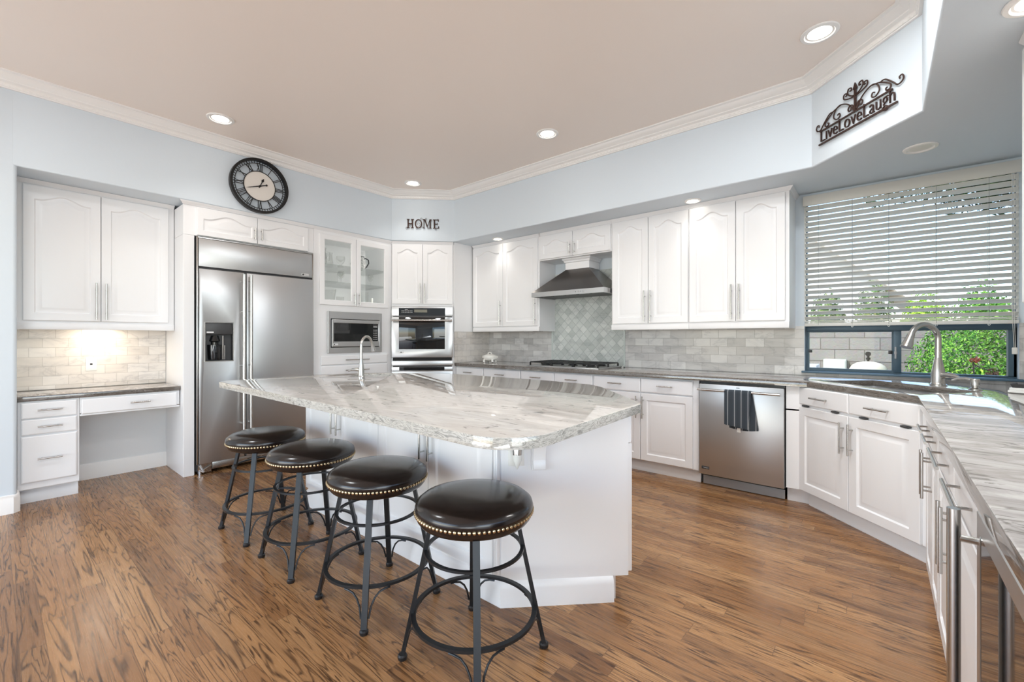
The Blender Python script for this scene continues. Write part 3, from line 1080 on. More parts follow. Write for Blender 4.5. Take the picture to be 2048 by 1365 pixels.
# ================================================================== FAR WALL: UPPER CABINETS, HOOD
UY = 4.11
wall_cabinet('wall_cabinet', 'white two-door wall cabinet between the oven tower and the range hood', (-4.12, UY), 0, 1.085, .329, 1.36, 2.412, [.004, .53, 1.07], .05, ends=(False, True), same_side=True)
wall_cabinet('wall_cabinet', 'short white two-door cabinet directly above the range hood', (-3.033, UY), 0, .918, .329, 2.122, 2.412, [.003, .456, .913], .05, rail=False, pull_len=.13)
wall_cabinet('wall_cabinet', 'tall white two-door wall cabinet just right of the range hood', (-2.113, UY), 0, .775, .329, 1.36, 2.412, [.014, .394, .772], .05)
wall_cabinet('wall_cabinet', 'tall white two-door wall cabinet beside the window blinds', (-1.337, UY), 0, .781, .329, 1.36, 2.412, [.003, .392, .757], .05, ends=(False, True))
t = thing('hood_flue_cover', 'white boxed flue cover between the hood and the cabinet above', 'cover', (-2.58, YW, 0))
MB().box(-.152, .152, -.245, -.013, 2.0, 2.085).build('box', M['cabinet'], t)
MB().loops([[(sx * (.152 + o_), -.245 - o_, 2.075 + z) for sx, o_, z in ((-1, q[0], q[1]), (1, q[0], q[1]))] + [(.152 + q[0], -.013, 2.075 + q[1]), (-.152 - q[0], -.013, 2.075 + q[1])] for q in ((0, 0), (.012, .006), (.014, .02), (.03, .034), (.03, .046))], True, True, True).build('collar', M['cabinet'], t)
t = thing('range_hood', 'dark stainless pyramid range hood over the cooktop', 'range hood', (-2.58, YW, 0))
rect = lambda x, y0, y1, z: [(-x, y0, z), (x, y0, z), (x, y1, z), (-x, y1, z)]
MB().loops([rect(.455, -.48, -.02, 1.742), rect(.15, -.245, -.02, 1.999)], True, True, True).build('canopy', M['hood_steel'], t)
MB().prism([(-.457, 1.69), (.457, 1.69), (.457, 1.742), (-.457, 1.742)], -.482, -.47, plane='xz').prism([(-.47, 1.69), (-.02, 1.69), (-.02, 1.742), (-.47, 1.742)], -.457, -.445, plane='yz').prism([(-.47, 1.69), (-.02, 1.69), (-.02, 1.742), (-.47, 1.742)], .445, .457, plane='yz').build('rim', M['steel'], t)
MB().box(-.445, .445, -.47, -.02, 1.7, 1.71).build('filter', M['darkgrey'], t)
for i in range(5):
    MB().cyl((-.36 + i * .16, -.43, 1.7), (-.36 + i * .16, -.43, 1.688), .016, n=14).build('hood_lamp', M['black'], t)
for i in range(5):
    MB().cyl((.13 + i * .03, -.482, 1.716), (.13 + i * .03, -.488, 1.716), .006, n=10).build('button', M['chrome'], t)

# ================================================================== FAR WALL: BASE CABINETS
BF = 3.835
BD = .6
dr0, dr1, dz0, dz1 = .735, .862, .118, .725


def base_cabinet(label, loc, deg, W_, cols, doors, D=BD, lens=(.14, .2)):
    """cols: drawer column edges; doors: door edges with hinge sides"""
    t = thing('base_cabinet', label, 'cabinet', (*loc, 0), deg, BSG)
    body(t, W_, D, .11, .873, .065)
    for a, b in zip(cols, cols[1:]):
        drawer(t, a + g, dr0, b - a - 2 * g, dr1 - dr0, ('h', (a + b) / 2, (dr0 + dr1) / 2 + .004, lens[0]))
    for a, b, side in doors:
        px = b - .03 if side == 'r' else a + .03
        door(t, a + g, dz0, b - a - 2 * g, dz1 - dz0, 0, ('v', px, .6, lens[1]))
    return t


base_cabinet('narrow white base cabinet beside the oven tower', (-4.143, BF), 0, .48, [.004, .476], [(.004, .476, 'r')])
base_cabinet('white base cabinet second from the oven tower', (-3.662, BF), 0, .575, [.004, .572], [(.004, .288, 'r'), (.288, .572, 'l')])
base_cabinet('white base cabinet under the cooktop', (-3.086, BF), 0, .918, [.004, .456, .914], [(.004, .456, 'r'), (.456, .914, 'l')])
base_cabinet('white two-door base cabinet left of the dishwasher', (-2.167, BF), 0, 1.0, [.004, .49, .955], [(.004, .49, 'r'), (.49, .955, 'l')])

t = thing('dishwasher', 'stainless dishwasher with a towel over its bar handle', 'dishwasher', (-1.165, BF, 0))
MB().box(.006, .618, .01, .58, .095, .868).box(.03, .6, .07, .5, .0, .095).build('body', M['black'], t)
MB().box(.008, .616, -.03, .009, .1, .85, .004).build('door', M['steel'], t)
h = MB().cyl((.005, -.075, .806), (.597, -.075, .806), .0095, n=14)
for x in (.03, .575):
    h.cyl((x, -.075, .806), (x, -.029, .806), .007, n=10)
h.build('handle', M['nickel'], t)
MB().box(.02, .612, .04, .055, .004, .075, .002).build('kick_plate', M['grey_metal'], t)
bdg = MB().box(.028, .088, -.033, -.0295, .145, .168, .002).build('badge', M['darkgrey'], t)
text('lettering', 'Monogram', M['mark'], bdg, .043, -.0332, .152, .04, .008, .0008)
MB().box(.29, .315, -.031, -.0295, .829, .834).build('vent_mark', M['black'], t)

# towel draped on the dishwasher handle
tw = thing('dish_towel', 'dark slate dish towel with white stripes hanging on the dishwasher handle', 'towel', (-.85, BF - .075, .806))


def sheet(f, nu, nv):
    mb = MB()
    vs = [[mb.bm.verts.new(f(i / nu, j / nv)) for i in range(nu + 1)] for j in range(nv + 1)]
    for j in range(nv):
        for i in range(nu):
            mb.bm.faces.new((vs[j][i], vs[j][i + 1], vs[j + 1][i + 1], vs[j + 1][i]))
    bmesh.ops.solidify(mb.bm, geom=mb.bm.faces[:], thickness=.004)
    return mb


def tow(u, v):
    # v runs from the front hem, over the bar, down the back
    x = -.098 + .19 * u
    if v < .5:
        s = v / .5
        dn = .262 * (1 - s)
        x += (1 - s) * -.004 * u - .008 * (1 - s) * u
        return (x - .012 * (1 - s) * (u > .5) * (u - .5), -.0155 - .004 * math.sin(9 * u) * (1 - s), -dn - (1 - s) * .022 * u)
    s = (v - .5) / .5
    if s < .12:
        a = PI * s / .12
        return (x, -.0155 * math.cos(a), .0155 * math.sin(a))
    s = (s - .12) / .88
    return (x + s * (.045 * u + .03 * (1 - u)), .0155 + .003 * math.sin(8 * u), -.29 * s - .012 * s * math.sin(3 * u))


sheet(tow, 14, 40).build('cloth', M['towel'], tw, angle=60)
MB().box(-.012, .014, .012, .0145, -.318, -.285).build('care_tag', M['plastic_white'], tw)

# ================================================================== SINK BASE (diagonal)
SD = 3.405     # x + y of the cabinet face, doors stand 20 mm proud
sx, sy = -.455, SD + .455
t = thing('sink_base_cabinet', 'white diagonal corner cabinet with two doors under the kitchen sink', 'cabinet', (sx, sy, 0), -45)
Ls = .905
MB().prism([(sx - .085, BF), (sx + .025, BF), (.192, SD - .192), (XR - .002, SD - .192), (XR - .002, YW - .01), (sx - .085, YW - .01)], .11, .70).mul(inv(t)).build('body', M['cabinet'], t)
MB().box(.0, Ls + .015, 0, .02, .69, .873).build('face_frame', M['cabinet'], t)
MB().box(sx - .085, sx + .03, BF, BF + .02, .69, .873).mul(inv(t)).build('stile', M['cabinet'], t)
k = MB()
k.prism([(sx - .085, BF + .06), (sx + .06, BF + .06), (.205, SD + .085 - .205), (.6, SD + .085 - .205), (.6, YW - .02), (sx - .085, YW - .02)], 0, .11)
k.mul(inv(t))
k.prism([(.06 - .014, 0), (.06, 0), (.06, .085), (.056, .085), (.046, .07)], .03, Ls + .02, plane='yz')
k.build('toe_kick', M['cabinet'], t)
m0, m1, m2 = .008, .44, .895
for a, b, pl_ in ((m0, m1, .14), (m1, m2, .15)):
    drawer(t, a + g, .742, b - a - 2 * g, .126, ('h', (a + b) / 2 - .005, .803, pl_))
door(t, m0 + g, .115, m1 - m0 - 2 * g, .61, 0, ('v', m1 - .033, .58, .2))
door(t, m1 + g, .115, m2 - m1 - 2 * g, .61, 0, ('v', m1 + .033, .58, .2))
for x in (.07, .33, .545, .81):
    MB().box(x - .026, x + .026, -.0225, -.004, .7285, .7385, .003).cyl((x - .014, -.023, .7335), (x + .014, -.023, .7335), .002, n=8).build('hinge', M['darkgrey'], t)

# ================================================================== RIGHT-HAND RUN
RF = .192


def run_cabinet(label, y1, W_, D=.596):
    t = thing('base_cabinet', label, 'cabinet', (RF, y1, 0), -90, BSG)
    body(t, W_, D, .11, .873, .02)
    return t


t = run_cabinet('white base cabinet with two narrow doors next to the sink corner on the right', 3.21, .84)
for a, b in ((.265, .55), (.55, .835)):
    drawer(t, a + g, dr0, b - a - 2 * g, dr1 - dr0, ('h', (a + b) / 2, .805, .2))
door(t, .265 + g, dz0, .285 - 2 * g, dz1 - dz0, 0, ('v', .55 - .035, .625, .2))
door(t, .55 + g, dz0, .285 - 2 * g, dz1 - dz0, 0, ('v', .55 + .035, .625, .2))
t = run_cabinet('white base cabinet with two wide doors beside the wine cooler', 2.368, .966)
for a, b in ((.005, .482), (.482, .96)):
    drawer(t, a + g, dr0, b - a - 2 * g, dr1 - dr0, ('h', (a + b) / 2, .808, .33))
    door(t, a + g, dz0, b - a - 2 * g, dz1 - dz0, 0, ('v', .482 + (-.035 if a < .1 else .035), .615, .2))
t = thing('wine_cooler', 'under-counter wine cooler with black glass door and tall bar handle, right foreground', 'wine cooler', (RF, 1.398, 0), -90)
MB().box(.004, .6, .005, .55, .02, .87).build('body', M['black'], t)
wd = MB().prism([(.006, .1), (.6, .1), (.6, .852), (.006, .852)], -.03, .003, [[(.05, .15), (.556, .15), (.556, .806), (.05, .806)]], 'xz').bevel_sharp(.003, 60, 1).build('door', M['steel'], t)
MB().box(.048, .558, -.029, -.003, .148, .808).build('door_glass', M['blackglass'], wd)
h = MB().cyl((.032, -.068, .14), (.032, -.068, .853), .0115, n=18)
for z in (.19, .79):
    h.cyl((.032, -.068, z), (.032, -.028, z), .0075, n=10)
h.build('handle', M['nickel'], wd)
MB().box(.006, .6, .02, .05, .0, .095).build('kick_plate', M['grey_metal'], t)
t = thing('end_panel', 'white end panel closing the right-hand run by the wine cooler', 'panel', (RF, .794, 0), -90)
MB().box(0, .06, -.018, .59, 0, .873, .002).build('panel', M['cabinet'], t)
wall_cabinet('wall_cabinet', 'white wall cabinet on the right wall at the picture edge', (.462, 2.71), -90, .9, .32, 1.36, 2.412, [.004, .45, .895], .05)

# ================================================================== COUNTERTOPS AND SINK
CE = 3.385
hole_c = Vector((.075, 3.825))
ud, vd = Vector((R2, -R2)), Vector((R2, R2))
hole = [hole_c + ud * a + vd * b for a, b in ((-.365, -.2), (.365, -.2), (.365, .2), (-.365, .2))]
ct = MB().prism([(-4.136, 3.79), (CE - 3.79, 3.79), (.154, CE - .154), (.154, .722), (XR - .009, .722), (XR - .009, YW - .009), (-4.136, YW - .009)], .8745, .915, [[tuple(q) for q in hole]])
ct.bevel_sharp(.004, 50, 2, lambda e: all(v.co.z > .9 for v in e.verts))
tag(ct.build('countertop', M['stone']), 'long grey quartzite worktop running from the oven tower round the sink corner', 'countertop')
t = thing('kitchen_sink', 'stainless undermount sink set in the corner under the window', 'sink', (hole_c.x, hole_c.y, 0), -45)
sk = MB()
rr_ = lambda x, y, z, q=.04: [(sx_ * (x - q) + q * math.cos(a), sy_ * (y - q) + q * math.sin(a), z) for sx_, sy_, a0 in ((1, 1, 0), (-1, 1, PI / 2), (-1, -1, PI), (1, -1, 1.5 * PI)) for a in [a0 + i * PI / 12 for i in range(7)]]
sk.loops([rr_(.385, .22, .874), rr_(.362, .198, .874), rr_(.358, .194, .74), rr_(.34, .18, .715)], True, False, True)
sk.build('basin', M['steel'], t)
MB().lathe([(0, .716), (.045, .716), (.045, .719), (0, .719)], (0, .05, 0), 24).build('drain', M['chrome'], t)
MB().box(-.01, .01, -.193, .193, .74, .86, .006).build('divider', M['steel'], t)


def faucet(label, loc, deg, H, R_, rb, hx, hz, mat_='nickel', lever=1):
    """gooseneck: local -y is the spout direction"""
    t = thing('faucet', label, 'faucet', loc, deg)
    MB().lathe([(0, 0), (rb * 1.25, 0), (rb * 1.25, .006), (rb * 1.08, .012), (rb, .02), (rb, H * .18), (rb * .82, H * .28), (rb * .55, H * .42), (rb * .5, H * .44), (0, H * .44)], (0, 0, 0), 28).build('base', M[mat_], t)
    rt = rb * .47
    zc = H - R_ - rt
    pts = [(0, 0, H * .4), (0, 0, zc * .8), (0, 0, zc)]
    pts += [(0, -R_ + R_ * math.cos(a), zc + R_ * math.sin(a)) for a in [i * PI / 16 for i in range(1, 15)]]
    a = PI * 14 / 16
    end = Vector(pts[-1])
    dr = Vector((0, -math.sin(a), math.cos(a)))
    MB().tube(pts, rt, 14).build('spout', M[mat_], t)
    q1 = end + dr * hx
    MB().tube([end, end + dr * (hx * .18), end + dr * (hx * .6), q1], [rt * 1.15, rt * 1.2, rt * 1.55, rt * 2.0], 16).build('spray_head', M[mat_], t)
    s_ = lever
    MB().tube([(s_ * rb * .5, 0, hz), (s_ * rb * 1.6, 0, hz + .006), (s_ * (rb * 1.6 + .045), 0, hz + .004), (s_ * (rb * 1.6 + .085), .0, hz - .012)], [rb * .55, rb * .6, rb * .42, rb * .22], 12).build('lever', M[mat_], t)
    return t


faucet('tall brushed nickel gooseneck faucet at the sink under the window', (.292, 4.012, .9155), -45, .418, .1, .036, .095, .066)
t = thing('soap_dispenser', 'short brushed nickel soap dispenser right of the window faucet', 'soap dispenser', (.438, 3.815, .9155), -45)
MB().lathe([(0, 0), (.03, 0), (.03, .006), (.017, .014), (.017, .024), (.021, .026), (.021, .062), (.019, .066), (0, .066)], (0, 0, 0), 24).build('body', M['nickel'], t)
MB().tube([(-.005, 0, .055), (-.04, -.01, .066), (-.08, -.02, .062), (-.105, -.03, .05)], [.012, .01, .008, .006], 10).build('nozzle', M['nickel'], t)

# objects cut by the right edge of the picture
t = thing('paper_stack', 'white stack with a dark tray on it at the far right end of the worktop', 'stack', (.665, 3.80, .9155), -20)
MB().box(-.085, .085, -.07, .07, 0, .014, .002).build('lower_sheet', M['plastic_white'], t)
MB().box(-.08, .08, -.066, .066, .0142, .028, .002).build('upper_sheet', M['plastic_white'], t)
MB().loops([rect(.07, -.055, .055, .0282), rect(.078, -.062, .062, .05), rect(.072, -.056, .056, .05), rect(.066, -.05, .05, .034)], True, True, True).build('tray', M['darkgrey'], t)

# ================================================================== COOKTOP AND TUREEN
t = thing('gas_cooktop', 'stainless gas cooktop with black grates set in the far worktop', 'cooktop', (-2.583, 4.115, .9155))
MB().box(-.455, .455, -.26, .25, 0, .012, .004).build('tray', M['steel'], t)
for i, (x, w_) in enumerate(((-.285, .29), (0, .27), (.285, .29))):
    gr = MB()
    z = .052
    x0, x1, y0, y1 = x - w_ / 2 + .006, x + w_ / 2 - .006, -.215, .225
    for yy in (y0, (y0 + y1) / 2, y1):
        gr.box(x0, x1, yy - .006, yy + .006, z - .012, z, .003)
    for xx in (x0, x, x1):
        gr.box(xx - .006, xx + .006, y0, y1, z - .012, z, .003)
    for yy in (-.105, .115):
        gr.box(x0, x1, yy - .005, yy + .005, z - .012, z)
    for xx in (x0, x1):
        for yy in (y0, y1, (y0 + y1) / 2):
            gr.box(xx - .007, xx + .007, yy - .007, yy + .007, .012, z - .01)
    gr.build('grate', M['black'], t)
    for yy in ((-.105, .115) if i != 1 else (.0,)):
        MB().lathe([(0, .012), (.055, .012), (.055, .018), (.04, .022), (.04, .03), (.03, .034), (0, .034)], (x, yy, 0), 20).build('burner', M['black'], t)

t = thing('tureen', 'small white footed tureen on the worktop beside the oven tower', 'tureen', (-3.87, 4.16, .9155), 10)
MB().lathe([(0, .016), (.05, .018), (.085, .036), (.098, .062), (.096, .078), (.09, .08), (0, .08)], (0, 0, 0), 28).mul(Matrix.Diagonal((1, .72, 1, 1))).build('bowl', M['porcelain'], t)
MB().lathe([(0, .08), (.09, .08), (.086, .088), (.05, .102), (0, .106)], (0, 0, 0), 28).mul(Matrix.Diagonal((1, .72, 1, 1))).build('lid', M['porcelain'], t)
MB().tube([(-.028, 0, .1), (-.022, 0, .122), (0, 0, .13), (.022, 0, .122), (.028, 0, .1)], .007, 10).build('lid_handle', M['porcelain'], t)
for sx_ in (-1, 1):
    for sy_ in (-1, 1):
        MB().cyl((sx_ * .065, sy_ * .04, 0), (sx_ * .06, sy_ * .035, .04), .013, .016).build('foot', M['porcelain'], t)
    MB().tube([(sx_ * .09, 0, .05), (sx_ * .112, 0, .06), (sx_ * .11, 0, .078), (sx_ * .09, 0, .076)], .007, 8).build('side_handle', M['porcelain'], t)

# ================================================================== ISLAND
t = thing('kitchen_island', 'large white kitchen island with doors behind the four bar stools', 'island', (-3.227, 1.505, 0))
ib = [(-3.227, 1.505), (-1.326, 1.505), (-.905, 1.926), (-1.5, 2.521), (-2.86, 2.56), (-3.227, 2.25)]
it = [(-3.21, 1.52), (-1.33, 1.52), (-.955, 1.895), (-1.53, 2.46), (-2.86, 2.5), (-3.2, 2.22)]
MB().prism(ib, .115, .74).prism(ib, .74, .8735, [[tuple(Vector((-3.3, 2.09)) + ud * a + vd * b_) for a, b_ in ((-.175, -.185), (.175, -.185), (.175, .185), (-.175, .185))]]).mul(inv(t)).build('body', M['cabinet'], t)
MB().prism(it, 0, .115).mul(inv(t)).build('plinth', M['cabinet'], t)
# base moulding on the seating side and the angled end
bbp = [(0, 0), (.016, 0), (.016, .085), (.012, .1), (.004, .112), (0, .115)]
b = sweep([(-3.227, 1.52), (-3.227, 1.505), (-1.326, 1.505), (-.957, 1.874)], bbp)
b.mul(inv(t)).build('base_moulding', M['cabinet'], t)
xs = (.003, .467, .934, 1.4, 1.862)
for i in range(4):
    a, b_ = xs[i], xs[i + 1]
    px = b_ - .033 if i % 2 == 0 else a + .033
    door(t, a + g, .135, b_ - a - 2 * g, .72, 0, ('v', px, .69, .2))
MB().box(1.866, 1.893, -.022, 0, .125, .872, .004).box(1.874, 1.885, -.026, -.02, .14, .86, .002).build('corner_post', M['cabinet'], t)
# doors and drawers on the working side, seen edge-on at the right end
L45 = Matrix.Translation((1.326 - 1.326 + 2.322, .421, 0)) @ Matrix.Rotation(math.radians(135), 4, 'Z')
for i in range(2):
    a = .01 + i * .415
    for z0, h_, nm in ((.13, .6, 'door'), (.737, .125, 'drawer')):
        mb = MB().loops(door_loops(a, z0, .41, h_, [(0, -.0005, 0), (0, -.019, 0), (.004, -.022, 0), (.055, -.022, 0), (.062, -.016, 0), (.09, -.021, 0)] if nm == 'door' else [(0, -.0005, 0), (0, -.016, 0), (.008, -.022, 0)], 0), True, True, True)
        d_ = mb.mul(L45).build(nm, M['cabinet'], t, angle=22)
# corbel under the overhang of the angled end
D45 = Matrix.Translation((-1.326, 1.505, 0)) @ Matrix.Rotation(PI / 4, 4, 'Z')
prf = [(0, .63), (-.028, .63), (-.03, .655), (-.022, .67), (-.03, .7), (-.05, .74), (-.085, .775), (-.1, .8), (-.102, .83), (-.115, .835), (-.115, .872), (0, .872)]
MB().prism(prf, .142, .198, plane='yz').box(.135, .205, -.012, 0, .622, .872, .003).mul(inv(t) @ D45).build('corbel', M['cabinet'], t)

t = thing('outlet_plate', 'white outlet plate under the island overhang', 'outlet', (-1.326 + .066 * R2, 1.505 + .066 * R2, .70), 45)
MB().box(-.037, .037, -.007, -.0005, -.058, .12, .003).build('plate', M['plastic_white'], t)
t = thing('night_light', 'plug-in night light with grey cap and clear bulb under the island edge', 'night light', (-1.326 + .068 * R2, 1.505 + .068 * R2, .668), 45)
MB().lathe([(0, .034), (.0215, .034), (.0215, .125), (.017, .132), (0, .132)], (0, -.034, 0), 20).box(-.015, .015, -.02, -.0075, .07, .1).build('cap', M['nickel'], t)
MB().lathe([(0, -.035), (.004, -.028), (.012, -.01), (.0195, .008), (.021, .035), (0, .035)], (0, -.034, 0), 20).build('bulb', M['bulb'], t)

il = [(-3.62, 1.052), (-3.70, 1.13), (-3.735, 1.78), (-3.43, 2.37), (-2.86, 2.615), (-1.9, 2.645), (-1.5, 2.61)]
for a in range(5):
    pass
il += [(-1.36, 2.515), (-.895, 2.035), (-.872, 1.99), (-.842, 1.4)]
# rounded near corner
cx_, cy_, r_ = -1.02, 1.19, .185
il += [(cx_ + r_ * math.cos(q), cy_ + r_ * math.sin(q)) for q in [-.0 - i * (PI / 2) / 10 for i in range(11)]]
il += [(-1.3, 1.012), (-2.0, 1.03)]
isc = Vector((-3.3, 2.09))
ihole = [tuple(isc + ud * a + vd * b) for a, b in ((-.15, -.16), (.15, -.16), (.15, .16), (-.15, .16))]
ic = MB().prism(il, .874, .9145, [ihole])
ic.bevel_sharp(.005, 50, 2, lambda e: all(v.co.z > .9 for v in e.verts))
tag(ic.build('island_countertop', M['stone_island']), 'pale veined stone top of the kitchen island with a rounded corner', 'countertop')
t = thing('prep_sink', 'small stainless prep sink set in the island top', 'sink', (isc.x, isc.y, 0), -45)
MB().loops([rr_(.17, .18, .8735), rr_(.15, .16, .8735), rr_(.147, .157, .8), rr_(.13, .14, .76)], True, False, True).build('basin', M['steel'], t)
faucet('slim brushed nickel bar faucet on the island', (-3.14, 1.885, .915), -155, .335, .075, .022, .075, .06, lever=1)

# ================================================================== BAR STOOLS


def make_stool(label, loc, deg):
    t = thing('bar_stool', label, 'stool', loc, deg, 'bar stools along the island')
    MB().lathe([(0, .56), (.221, .56), (.227, .57), (.229, .582), (.224, .598), (.205, .613), (.17, .624), (.12, .630), (.06, .6325), (0, .633)], n=56).build('seat', M['leather'], t)
    MB().lathe([(0, .528), (.2, .528), (.212, .532), (.222, .545), (.224, .56), (0, .56)], n=56).build('seat_band', M['leather'], t)
    nl = MB()
    for i in range(84):
        a = 2 * PI * i / 84
        c = Vector((.2265 * math.cos(a), .2265 * math.sin(a), .5655))
        nr = Vector((math.cos(a), math.sin(a), 0))
        tg = Vector((-math.sin(a), math.cos(a), 0))
        lp = []
        for rr, h in ((.0072, -.001), (.006, .0032), (.0028, .0052)):
            lp.append([c + nr * h + tg * (rr * math.cos(q)) + Vector((0, 0, rr * math.sin(q))) for q in [2 * PI * j / 7 for j in range(7)]])
        nl.loops(lp, True, False, True)
    nl.build('nailhead_trim', M['brass'], t)
    MB().lathe([(0, .5), (.06, .5), (.06, .508), (.17, .516), (.185, .529), (0, .529)], n=32).build('swivel_plate', M['iron'], t)
    for i in range(4):
        a = PI / 4 + i * PI / 2
        ca, sa = math.cos(a), math.sin(a)
        top, bot = Vector((.165 * ca, .165 * sa, .528)), Vector((.275 * ca, .275 * sa, .012))
        lg = MB().bar(top, bot, .025, .016, (-sa, ca, 0)).build('leg', M['iron'], t)
        MB().lathe([(0, 0), (.0165, 0), (.0185, .006), (.0185, .014), (.014, .02), (0, .02)], (.275 * ca, .275 * sa, 0), 14).build('foot', M['black'], lg)
        for s_ in (-1, 1):
            # scroll brace from the foot ring down to the leg
            def pt(da, r, z):
                return (r * math.cos(a + s_ * da), r * math.sin(a + s_ * da), z)
            pts = [pt(.42, .233, .158), pt(.33, .236, .157), pt(.23, .24, .15), pt(.15, .246, .13), pt(.095, .252, .1), pt(.075, .258, .075), pt(.062, .262, .055)]
            MB().tube(pts, .0042, 8).build('brace', M['iron'], lg)
    MB().ring((0, 0, .172), .233, .009, .0055, 64).build('foot_ring', M['iron'], t)
    MB().ring((0, 0, .412), .186, .007, .0045, 56).build('upper_ring', M['iron'], t)
    return t


make_stool('nearest bar stool, in front of the rounded island corner', (-1.212, 1.215, 0), 2)
st = bpy.data.objects['bar_stool']
for lb, loc, dg in (('second nearest bar stool, in front of the pair of long island handles', (-1.833, 1.19, 0), 0),
                    ('third nearest bar stool, second from the refrigerator', (-2.457, 1.168, 0), -1),
                    ('farthest bar stool, closest to the refrigerator', (-3.062, 1.158, 0), 2)):
    c = copy_tree(st)
    c.location = loc
    c.rotation_euler.z = math.radians(dg)
    c['label'] = lb

# ================================================================== RECESSED LIGHTS


def can(label, x, y, z, r, on, energy=0, spot=75, lens='lampglow', group='recessed ceiling lights'):
    t = thing('recessed_light', label, 'light', (x, y, z), 0, group)
    MB().lathe([(r * .74, .0), (r, .0), (r * 1.02, -.003), (r * .98, -.009), (r * .8, -.011), (r * .74, -.004)], n=36).build('trim_ring', M['trim'], t)
    MB().lathe([(0, -.0005), (r * .75, -.0005), (r * .75, -.003), (r * .4, -.006), (0, -.007)], n=30).build('lens', M[lens], t)
    if on:
        lamp('can_light', 'SPOT', (x, y, z - .03), energy, (1, .97, .92), rot=(0, 0, 0), spot_size=math.radians(spot), spot_blend=.85, shadow_soft_size=.05)
    return t


can('recessed ceiling light nearest the clock', -4.21, 1.233, ZC, .098, 1, 11, 105)
can('recessed ceiling light in the middle of the tray ceiling', -2.279, 3.205, ZC, .098, 1, 11, 105)
can('recessed ceiling light above the oven tower corner', -4.22, 3.206, ZC, .098, 1, 11, 105)
can('recessed ceiling light by the scrollwork wall sign', -.278, 3.195, ZC, .098, 1, 11, 105)
can('small recessed soffit light over the cabinets right of the hood', -1.266, 3.985, ZS, .068, 1, 3, 100)
can('small recessed soffit light over the cabinets left of the hood', -3.576, 3.985, ZS, .068, 1, 3, 100)
can('unlit recessed light in the soffit above the window', .196, 3.81, ZS, .085, 0, lens='lampoff')
can('recessed soffit light at the top right corner of the picture', .43, 2.41, ZS, .085, 1, 36, 160)

# ================================================================== WALL CLOCK
t = thing('wall_clock', 'round black openwork wall clock with roman numerals', 'clock', (XL, 1.688, 2.708), 90)
Rc = .262


def hoop(r, w_, y0, y1, n=72):
    lp = []
    for i in range(n + 1):
        a = 2 * PI * i / n
        lp.append([((r + q) * math.cos(a), y, (r + q) * math.sin(a)) for q, y in ((-w_ / 2, y0), (w_ / 2, y0), (w_ / 2, y1), (-w_ / 2, y1))])
    m_ = MB().loops(lp)
    bmesh.ops.remove_doubles(m_.bm, verts=m_.bm.verts, dist=1e-6)
    return m_


hoop(Rc - .011, .022, -.055, -.012).build('rim', M['clockblack'], t)
hoop(.2, .008, -.034, -.028).build('track_ring', M['clockblack'], t) if False else None
hoop(.142, .006, -.036, -.026).build('inner_ring', M['clockblack'], t)
hoop(.217, .004, -.036, -.026).build('outer_ring', M['clockblack'], t)
mt = MB()
for i in range(60):
    a = 2 * PI * i / 60
    v = Vector((math.sin(a), 0, math.cos(a)))
    mt.bar(v * .218 + Vector((0, -.031, 0)), v * .242 + Vector((0, -.031, 0)), .003 if i % 5 else .006, .008, v.cross(Vector((0, 1, 0))))
mt.build('minute_track', M['clockblack'], t)
MB().lathe([(0, -.026), (.139, -.026), (.139, -.031), (0, -.031)], n=56, axis='y').build('dial', M['cream'], t)
MB().lathe([(.142, -.009), (.235, -.009), (.235, -.012), (.142, -.012)], n=56, axis='y').build('back_plate', M['wall_white'], t) if False else None
nm = ['XII', 'I', 'II', 'III', 'IIII', 'V', 'VI', 'VII', 'VIII', 'IX', 'X', 'XI']
for i, s_ in enumerate(nm):
    mb = MB()
    wd_ = {'I': .013, 'V': .028, 'X': .028}
    tot = sum(wd_[c] for c in s_)
    x = -tot / 2

    def stroke(xa, ra, xb, rb_, w=.0045):
        mb.bar((xa, -.031, ra), (xb, -.031, rb_), w, .008, (1, 0, 0))
    for c in s_:
        w_ = wd_[c]
        q = x + w_ / 2
        if c == 'I':
            stroke(q, .145, q, .217, .005)
        elif c == 'V':
            stroke(q - .011, .217, q, .145, .0055)
            stroke(q + .011, .217, q, .145, .0035)
        else:
            stroke(q - .011, .217, q + .011, .145, .0055)
            stroke(q + .011, .217, q - .011, .145, .0035)
        x += w_
    mb.mul(Matrix.Rotation(2 * PI * i / 12, 4, 'Y')).build('numeral', M['clockblack'], t)
hh = MB().prism([(-.004, -.02), (.004, -.02), (.0035, .045), (.012, .06), (0, .088), (-.012, .06), (-.0035, .045)], -.04, -.037, plane='xz').mul(Matrix.Rotation(math.radians(24), 4, 'Y'))
hh.build('hour_hand', M['clockblack'], t)
mh = MB().prism([(-.004, -.055), (.004, -.055), (.0045, .03), (.0035, .1), (0, .134), (-.0035, .1), (-.0045, .03)], -.044, -.041, plane='xz').cyl((0, -.041, -.062), (0, -.044, -.062), .009, n=14).mul(Matrix.Rotation(math.radians(250), 4, 'Y'))
mh.build('minute_hand', M['clockblack'], t)
MB().cyl((0, -.03, 0), (0, -.047, 0), .009, n=16).build('hub', M['clockblack'], t)
bk = MB()
bk.cyl((0, -.0005, 0), (0, -.02, 0), .05, n=24)
bk.lathe([(0, -.012), (.137, -.012), (.137, -.0255), (0, -.0255)], n=40, axis='y')
bk.build('back_frame', M['clockblack'], t)

# ================================================================== HOME SIGN
t = thing('home_sign', 'dark metal letters spelling HOME on the angled wall above the oven tower', 'sign', (-4.529, 3.349, 2.603), 45)
Hh = .112


def letter(polys, x, w):
    mb = MB()
    for pl_, hs in polys:
        mb.prism([(x + a * w, b_ * Hh) for a, b_ in pl_], -.014, -.004, [[(x + a * w, b_ * Hh) for a, b_ in q] for q in hs], 'xz')
    return mb.build('letter', M['scroll'], t)


